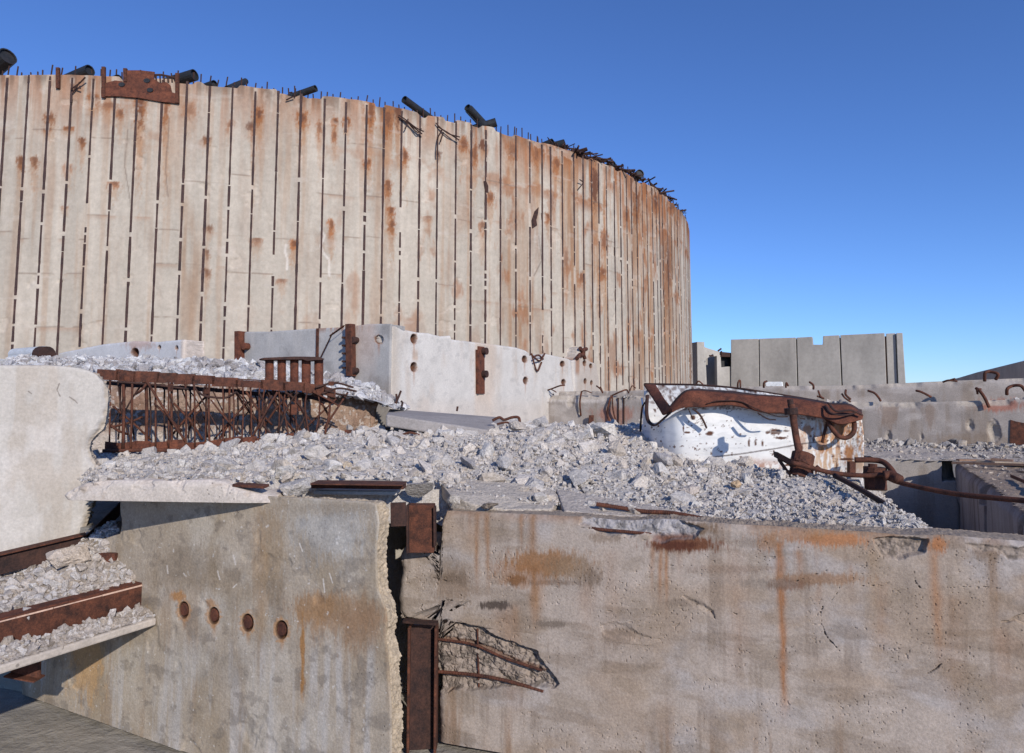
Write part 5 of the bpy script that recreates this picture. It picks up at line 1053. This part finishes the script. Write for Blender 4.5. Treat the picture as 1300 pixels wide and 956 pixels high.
def p_col(s, z, px, py, d):
    c = np.ones(s.shape+(3,))*A(180, 165, 146); c *= (.88+.24*fbm(s*2.6, z*3, 0, 5, 13))[..., None]
    c = mixc(c, A(198, 188, 174), ss(.48, .68, fbm(s*3.2+4, z*3.0, 0, 5, 17))*.55)
    c = mixc(c, A(150, 130, 102), ss(.50, .72, fbm(s*4, z*2.2, 0, 5, 19))*.5)
    runs = fbm(s*14, z*1.0, 0, 4, 23); c = mixc(c, A(146, 116, 84), ss(.52, .75, runs)*ss(720, 780, py)*.35); c = mixc(c, A(196, 190, 184), ss(.54, .75, fbm(s*12, z*1.2, 0, 4, 29))*ss(790, 850, py)*.6)
    c = mixc(c, A(120, 110, 100), ss(.58, .72, fbm(s*11, z*14, 0, 5, 31))*.45)
    c = stains(c, px, py, ((430, 775, 60, 22, 34, .6, A(158, 122, 88)), (400, 768, 30, 16, 26, .6, A(164, 122, 78)), (460, 790, 30, 20, 40, .6, A(156, 122, 92)), (345, 700, 18, 60, 70, .5, A(160, 132, 96)), (330, 720, 12, 80, 90, .35, A(165, 130, 90)), (384, 830, 3, 40, 60, .9, A(170, 122, 70)), (110, 830, 22, 20, 60, .8, A(196, 158, 112)), (420, 670, 50, 26, 40, .5, A(188, 186, 182)), (240, 720, 50, 30, 36, .45, A(132, 114, 92)), (420, 645, 60, 6, 10, .4, A(150, 136, 118)), (300, 740, 60, 20, 20, .3, A(150, 128, 100)), (350, 745, 12, 12, 60, .4, A(120, 108, 94)), (240, 840, 30, 30, 40, .4, A(180, 172, 160)), (390, 700, 12, 20, 30, .3, A(120, 110, 98)), (295, 850, 30, 30, 30, .3, A(120, 110, 98)), (226, 757, 10, 6, 6, .9, A(176, 128, 80)), (268, 766, 8, 6, 6, .7, A(176, 128, 80)),), .12, .25)
    for x0, y0, x1, y1 in ((296, 705, 299, 717), (276, 725, 279, 736), (233, 728, 236, 732), (410, 735, 412, 752), (380, 690, 384, 700), (212, 718, 213, 728), (300, 742, 296, 746), (418, 728, 422, 740)):
        c = mixc(c, A(226, 216, 204), ss(1.1, .4, sdline(px, py, [(x0, y0), (x1, y1)])+.6*(fbm(px, py, 0, 2, 3)-.5))*.8)
    c = mixc(c, A(228, 222, 214), ss(.79, .83, fbm(s*40, z*40, 0, 3, 47))*.5)
    for x, y, rx, ry in PH:
        q = np.hypot((px-x)/rx, (py-y)/ry); n = fbm(px*.35, py*.35, 0, 3, 1); c = mixc(c, A(186, 140, 96), ss(1.55, 1.0, q+(n-.5)*1.2)*.75); c = mixc(c, RUSTD*.25, ss(1.08, .95, q))  # rusty rim stain; recess painted near black for the shade inside it
        c = mixc(c, A(176, 126, 78), ss(4, 0, np.abs(px-x-1))*ss(ry*2.8, ry, py-y)*ss(0, ry, py-y)*.6)
    return c
lp = warp_wall('bolted_panel', LP, Lp, Rp, Tp, .05, 900, 620, .105, p_disp, p_col, 'paint', None, rnd=.006, rough_edge=.014, back=A(186, 168, 144), seed=16, nt_=22)
tag(lp, 'tan stained concrete panel with a row of four rusty bolts, left of the crack', 'concrete panel')
for x, y, rx, ry in PH:
    q = gpt(LP, x-2.4, y, -.085); n_ = np.array([LP.n[0], LP.n[1], 0]); a_ = LP.w(*LP.sz(x, y)); r_ = float(np.linalg.norm(LP.hit(x, y-ry)-LP.hit(x, y)))*.93
    MB().tube([q, q+n_*.066-np.array([LP.d[0], LP.d[1], 0])*.006, q+n_*.070-np.array([LP.d[0], LP.d[1], 0])*.006], [r_*.86, r_*.80, r_*.70], 20).build('bolt', 'rust', lp)

# ------------------------------------------------------------------ steel in the crack
o = MB().bar(P(506, 668, 4.18), P(505.5, 638, 4.18), (.044, .01, 0), (0, .012, 0)).build('steel_plate', 'rustdark', bevel=.002); tag(o, 'small flat rusty plate wedged in the top of the crack, left of the box section', 'steel plate')
bs = thing('box_section', 'rusty steel box section standing in the crack at the top left of the stained wall', 'steel section', P(535, 690, 4.6))
MB().bar(P(535, 700, 4.66), P(535, 640, 4.66), (.088, 0, 0), (0, .05, 0)).build('web', 'rust', bs, bevel=.004)
MB().bar(P(519, 700, 4.62), P(518.5, 640, 4.62), (.006, 0, 0), (0, .06, 0)).build('flange', 'rustdark', bs)
MB().bar(P(552.5, 692, 4.62), P(552, 643, 4.62), (.006, 0, 0), (0, .04, 0)).build('flange', 'rustdark', bs)
lpst = thing('channel_post', 'dark rusty channel post standing in the lower part of the crack', 'steel post', (float(P(535, 860, 4.62)[0]), 4.62, 0))
q0, q1 = P(538, 1150, 4.68), P(538, 795, 4.68)
MB().bar(np.array([q1[0], 4.68, .02]), q1, (.082, .01, 0), (0, .03, 0)).build('web', 'rustdark', lpst, bevel=.004)
for dx in (-.086, .088): MB().bar(np.array([q1[0]+dx, 4.66, .02]), q1+np.array([dx, -.03, .015]), (.008, 0, 0), (0, .06, 0)).build('flange', 'rust', lpst, bevel=.003)
MB().bar(P(512, 788, 4.60), P(556, 791, 4.56), (0, .03, 0), z3*.007).build('cap', 'rustdark', lpst)
o = MB(); o.bar(P(398, 615.5, 4.58), P(514, 617, 4.64), z3*.016, (0, .06, 0)); o.bar(P(398, 612.5, 4.5), P(514, 614, 4.56), z3*.004, (0, .10, 0)); o = o.build('flat_beam', 'rust', bevel=.003); tag(o, 'horizontal rusty steel beam over the dark slot above the tan panel', 'steel beam')
o = MB().bar(P(402, 623.5, 4.66), P(506, 624.5, 4.72), z3*.013, (0, .08, 0), A(205, 196, 186)).build('slot_fill', 'block', col=True, bevel=.006); tag(o, 'pale concrete strip under the horizontal rusty beam, above the tan panel', 'concrete strip')
o = MB().bar(P(299, 615, 4.3), P(338, 617.5, 4.25), z3*.008, (0, .05, 0)).build('flat_strip', 'rust'); tag(o, 'short flat rusty strip at the right end of the overhanging ledge', 'steel strip')

# ------------------------------------------------------------------ overhanging ledge, pale block, shelf
LG = Plane.px(75, 4.34, 345, 4.2)
Tl2, _, _ = pxf(LG, [(60, 634), (76, 632), (82, 626), (92, 620), (105, 614), (125, 611.5), (150, 610.5), (220, 611), (262, 609.5), (280, 612), (292, 618), (305, 622), (325, 628), (344, 631), (350, 632)])
lgB = float(LG.sz(200, 637)[1])
lg = warp_wall('overhanging_ledge', LG, lambda z: LG.sz(82, 637)[0]-.025*np.sin(np.clip((z-lgB)/.1, 0, 1)*3.1), cst(LG.sz(345, 637)[0]), Tl2, lgB, 700, 70, 1.2, lambda s, z, px, py: .02*ss(.52, .66, fbm(s*7, z*7, 0, 4, 5))*ss(.09, .02, Tl2(s)-z)+.03*ss(300, 345, px)*fbm(s*9, z*9, 0, 3, 4),
          lambda s, z, px, py, d: mixc(mixc(np.ones(s.shape+(3,))*A(204, 192, 180)*(.88+.24*fbm(s*4, z*9, 0, 4, 3))[..., None], A(160, 136, 112), ss(.55, .7, fbm(s*7, z*9, 0, 4, 8))*.4), A(214, 200, 188), ss(.01, .02, d)*.5), 'paint', None, rnd=.02, rough_edge=.02)
tag(lg, 'thin pale concrete ledge overhanging the tan panel and carrying rubble', 'ledge')
PBk = Plane.px(0, 5.25, 135, 5.45)
Tq, _, _ = pxf(PBk, [(-200, 461), (-40, 463), (60, 463.5), (80, 464.5), (100, 467), (112, 470), (122, 476), (130, 484), (135, 494)])
Rq = zf(PBk, [(133, 470), (135, 494), (136, 508), (135, 520), (133, 532), (127, 543), (121, 550), (114, 560), (112, 570), (115, 580), (122, 592), (128, 605), (126, 618), (116, 640), (112, 655), (100, 690), (90, 760), (90, 1000)])
def q_col(s, z, px, py, d):
    c = np.ones(s.shape+(3,))*A(200, 192, 182); c *= (.95+.10*fbm(s*2, z*2, 0, 4, 3))[..., None]; c = mixc(c, A(178, 160, 140), ss(.52, .68, fbm(s*7, z*1.5, 0, 4, 8))*.35)
    c = mixc(c, A(214, 206, 198), ss(.55, .7, fbm(s*3, z*3, 0, 4, 14))*.5); e = ss(.012, .03, d); c = mixc(c, A(192, 176, 156), e*.8)
    for pts in ([(75, 487), (72, 495), (76, 503)], [(88, 504), (94, 508), (98, 512)], [(36, 497), (40, 500)]): c = mixc(c, A(120, 108, 98), ss(1.2, .4, sdline(px, py, pts)+.8*(fbm(px*.5, py*.5, 0, 2, 3)-.5))*.7)
    return c
pbk = warp_wall('pale_block', PBk, cst(PBk.sz(-160, 560)[0]), Rq, Tq, 1.0, 520, 420, .13, lambda s, z, px, py: .05*ss(.055, 0, Rq(z)-s)*fbm(s*16, z*16, 0, 4, 4), q_col, 'plain', None, rnd=.012, rough_edge=.022, back=A(186, 170, 152), nt_=20)
tag(pbk, 'smooth pale upright concrete block with a broken right edge, far left', 'concrete block')
# shelf with its steel channels
WA = P(181, 740, 4.80); WB = P(181, 773, 4.80); hW = float(WA[2]-WB[2]); L2 = 2.2
n_u = ud3*.010
ch = thing('front_channel', 'rusty channel with a pale upper edge, fronting the left rubble shelf', 'steel channel', WB)
mid_ = (WA+WB)/2
MB().bar(mid_, mid_-vd3*L2, z3*hW/2, ud3*.008).build('web', 'rust', ch, bevel=.002)
MB().bar(WA-ud3*.045, WA-ud3*.045-vd3*L2, z3*.006, ud3*.055).build('top_flange', 'rustbright', ch)
MB().bar(WB-ud3*.045, WB-ud3*.045-vd3*L2, z3*.006, ud3*.055).build('bottom_flange', 'rustdark', ch)
e_ = MB()
rr2 = np.random.default_rng(4); t = 0
while t < L2:
    l_ = rr2.uniform(.05, .3); h_ = rr2.uniform(.003, .007); e_.bar(WA-z3*.012+ud3*.010-vd3*t, WA-z3*.012+ud3*.010-vd3*min(t+l_, L2), z3*h_, ud3*.004, A(226, 190, 168)); t += l_+.004
e_.build('pale_edge', 'block', ch, col=True)  # broken pale line along the upper edge
SA_ = P(199, 784, 4.70); th_ = .05
sh = MB().box8([SA_-z3*th_, SA_-z3*th_-vd3*2.3, SA_-z3*th_-vd3*2.3-ud3*1.6, SA_-z3*th_-ud3*1.3, SA_, SA_-vd3*2.3, SA_-vd3*2.3-ud3*1.6, SA_-ud3*1.3], A(196, 184, 172)).build('shelf_slab', 'block', col=True, bevel=.012)
tag(sh, 'thin projecting concrete slab at the lower left, carrying rubble and the front channel', 'slab')
bc_ = thing('rear_channel', 'rusty steel channel rising towards the dark gap behind the left rubble shelf', 'steel channel', P(40, 715, 5.0))
r0, r1, r2_ = P(-90, 738, 4.55), P(108, 690, 5.15), P(152, 646, 5.75)
MB().bar(r0, r1, z3*.070, (.006, -.006, 0)).build('web', 'rustdark', bc_); MB().bar(r1, r2_, z3*.055, (.006, -.006, 0)).build('web', 'rustdark', bc_)
MB().bar(r0+z3*.07, r1+z3*.07, z3*.005, (.03, -.04, 0)).build('flange', 'rust', bc_)
zs_ = float(WA[2])-.005
spts = [np.append(WA[:2]-UD*.06, zs_), np.append(WA[:2]-UD*.06-VD*1.2, zs_-.01), np.append(WA[:2]-UD*.06-VD*2.2, zs_-.01), P(150, 678, 5.2), P(110, 690, 5.1), P(40, 728, 4.9), P(-60, 752, 4.6), P(152, 700, 5.0), P(100, 712, 4.85), P(60, 745, 4.6), P(0, 765, 4.4)]
ssf = Surf(spts); spoly = [WA[:2]-UD*.03+VD*.02, WA[:2]-UD*.03-VD*2.2, XY(-260, 3.2), XY(-200, 4.4), XY(0, 4.9), XY(100, 5.15), XY(152, 5.5), XY(160, 5.0)]
PALS = [A(214, 204, 196), A(204, 192, 182), A(222, 214, 208), A(190, 176, 162)]
v_, t_, c_ = ground_patch(ssf, spoly, .02, .02, A(200, 188, 178), 3); p_, s_ = spread(ssf, spoly, 3000, .012, .060, rg, 1.7, lift=.15)
p_ = p_[:]; 
tag(rocks('shelf_rubble', p_, s_, PALS, seed=14, roughr=.022, extra=(v_, t_, c_)), 'pale rubble filling the left shelf between the two rusty channels', 'rubble', kind='stuff')
lpoly = [SA_[:2]-UD*.02, SA_[:2]-VD*2.25-UD*.02, SA_[:2]-VD*2.25-UD*.19, SA_[:2]-UD*.15]
class Lip:
    def __call__(s, x, y): q = (np.stack([x, y], -1)-SA_[:2])@UD; return SA_[2]+.045*ss(-.005, -.10, q)*(.5+fbm(np.asarray(x)*5, np.asarray(y)*5, 0, 3, 3))
v_, t_, c_ = ground_patch(Lip(), lpoly, .012, .01, A(200, 188, 178), 3); p_, s_ = spread(Lip(), lpoly, 900, .010, .045, rg, 1.5, lift=.15)
tag(rocks('lip_rubble', p_, s_, PALS, seed=15, roughr=.02, extra=(v_, t_, c_)), 'strip of pale rubble on the edge of the left slab, below the front channel', 'rubble', kind='stuff')
q_ = [P(12, 853, 4.2), P(50, 834, 4.3), P(50, 862, 4.3)]; o = MB().prism(q_, (0, .015, 0)); o.bar(P(12, 855, 4.2), P(50, 862, 4.3), (0, .05, 0), z3*.004); o = o.build('gusset', 'rust'); tag(o, 'triangular rusty gusset plate below the projecting slab at the lower left', 'steel gusset')
o = MB().bar(P(122, 707, 4.92), P(148, 708, 4.9), z3*.03, (0, .02, 0)).build('clip_angle', 'rust'); tag(o, 'small rusty angle block sticking out of the left shelf rubble, near the tan panel', 'steel angle')

# ------------------------------------------------------------------ slabs and single lumps of concrete
def slabpoly(name, pts, th, col, label, cat='slab', mat='rock', bevel=.008):
    lo = [P(*q) for q in pts]; o = MB().prism(lo, (0, .02, -th), A(*col)*np.array([1.06, 1.0, .92])).build(name, mat, col=True, bevel=bevel); tag(o, label, cat); return o
slabpoly('crust_slab', [(556, 604, 5.3), (600, 609, 5.2), (660, 614, 5.15), (700, 620, 5.05), (712, 632, 4.9), (700, 646, 4.66), (640, 648, 4.68), (598, 640, 4.72), (572, 628, 4.82), (562, 616, 5.0)], .10, (204, 196, 188), 'smooth pale tilted slab fragment above the left end of the stained wall')
slabpoly('crust_slab', [(706, 620, 5.05), (760, 630, 4.9), (820, 640, 4.75), (868, 650, 4.6), (840, 656, 4.5), (780, 654, 4.55), (716, 648, 4.62)], .10, (200, 192, 186), 'worn pale slab fragment just below the finer gravel, beside the ribbed rebar')
slabpoly('crust_slab', [(405, 600, 4.95), (470, 597, 5.05), (508, 602, 5.0), (512, 611, 4.78), (440, 612, 4.75), (402, 610, 4.8)], .05, (196, 188, 180), 'flat grey slab fragment resting on the horizontal rusty beam')
CH = [(376, 616, 4.38, (.13, .10, .10), 0, (206, 202, 200), 'jagged pale lump of concrete hanging over the right end of the ledge'), (362, 600, 4.6, (.10, .08, .07), 1, (206, 202, 198), 'pale lump on the ledge rubble just above the hanging jagged lump'),
      (534, 624, 4.72, (.125, .10, .095), 2, (176, 172, 170), 'grey squarish block above the box section in the crack'), (577, 634, 4.68, (.07, .06, .05), 3, (198, 192, 186), 'small angular lump between the grey squarish block and the tilted slab fragment'),
      (622, 641, 4.62, (.10, .06, .04), 4, (172, 160, 150), 'flattish rough stone lying on the rim of the stained wall above its brown drips'), (86, 706, 4.78, (.17, .10, .12), 5, (214, 202, 192), 'largest pale lump on the left rubble shelf'),
      (441, 591, 5.1, (.05, .04, .04), 6, (214, 198, 176), 'smooth tan stone in the rubble above the horizontal rusty beam'), (704, 566, 6.3, (.15, .12, .12), 7, (214, 208, 204), 'big rounded pale lump in the middle of the heap'),
      (657, 541, 7.4, (.13, .1, .1), 8, (200, 192, 186), 'pale lump on the crest of the heap, below the angle stub'), (766, 546, 7.3, (.19, .14, .12), 9, (222, 218, 214), 'largest pale lump on the crest, below the rusty hoop of the beam'),
      (935, 614, 5.45, (.06, .05, .05), 1, (206, 180, 150), 'smooth yellowish stone in the gravel below the white tank'), (592, 592, 5.5, (.12, .09, .09), 2, (190, 186, 186), 'broad grey lump right above the tilted slab fragment'),
      (640, 588, 5.5, (.09, .07, .09), 3, (196, 194, 196), 'upright pointed lump in the heap above the tilted slab fragment'), (735, 606, 5.25, (.13, .10, .08), 5, (208, 204, 202), 'broad pale lump above the worn slab fragment'),
      (840, 582, 6.0, (.12, .1, .09), 7, (198, 194, 194), 'grey lump low on the heap, left of the white tank'), (875, 622, 5.2, (.10, .08, .06), 8, (206, 196, 190), 'flat pale lump in the gravel, left of the smooth yellowish stone'),
      (395, 574, 5.9, (.12, .1, .09), 9, (210, 206, 202), 'pale lump on the heap below the finned bracket'), (480, 592, 5.3, (.10, .08, .08), 0, (204, 200, 198), 'pale lump right of the smooth tan stone'),
      (204, 607, 4.5, (.10, .06, .04), 4, (214, 206, 196), 'low pale lump on the left half of the overhanging ledge'), (560, 563, 6.5, (.13, .11, .09), 6, (206, 202, 200), 'pale lump in the heap in front of the tilted grey slab'), (202, 716, 4.2, (.001, .001, .001), 0, (0, 0, 0), None),
      (204, 716, 1, 1, 1, 1, None)]
for k, (x, y, d, sz, kind, cl, lab) in enumerate(CH):
    if lab is None: continue
    q = P(x, y, d); o = big_chunk(q, sz, rot=k*1.3, kind=kind, col=A(*cl)*np.array([1.05, 1.0, .93]), tilt=((k*.7) % .6-.3, (k*1.1) % .6-.3)); tag(o, lab, 'concrete lump', 'single lumps of concrete')
for x, y, d, l_, an, lab in ((382, 559, 6.4, .07, .6, None), (520, 553, 7.0, .10, .1, 'thin rusty bar end lying in the heap in front of the tilted grey slab'), (644, 540, 7.4, .12, -.4, 'curly rusty bar end on the crest of the heap, left of the angle stub'), (950, 634, 4.9, .05, 1.2, None), (842, 552, 7.3, .05, .5, None)):
    if lab is None: continue
    a_ = P(x, y, d); dv = np.array([math.cos(an), .1, math.sin(an)*.3]); o = MB().tube(curve([a_-dv*l_, a_+np.array([0, 0, .03]), a_+dv*l_], 6), .012, 7).build('bar_end', 'rust'); tag(o, lab, 'bar end')
for pts, lab in (([(625, 534, 7.6), (634, 530, 7.6), (640, 533, 7.6), (650, 530, 7.6), (658, 530, 7.6), (660, 536, 7.6)], 'wavy rusty bar on the crest of the heap, at the foot of the beam'), ([(420, 606, 4.9), (416, 611, 4.8), (408, 613, 4.75)], 'short hooked rusty bar on the flat slab fragment above the rusty beam')):
    o = MB().tube(curve([P(*q) for q in pts], 6), .016, 7).build('bent_bar', 'rust', smooth=True); tag(o, lab, 'bar')
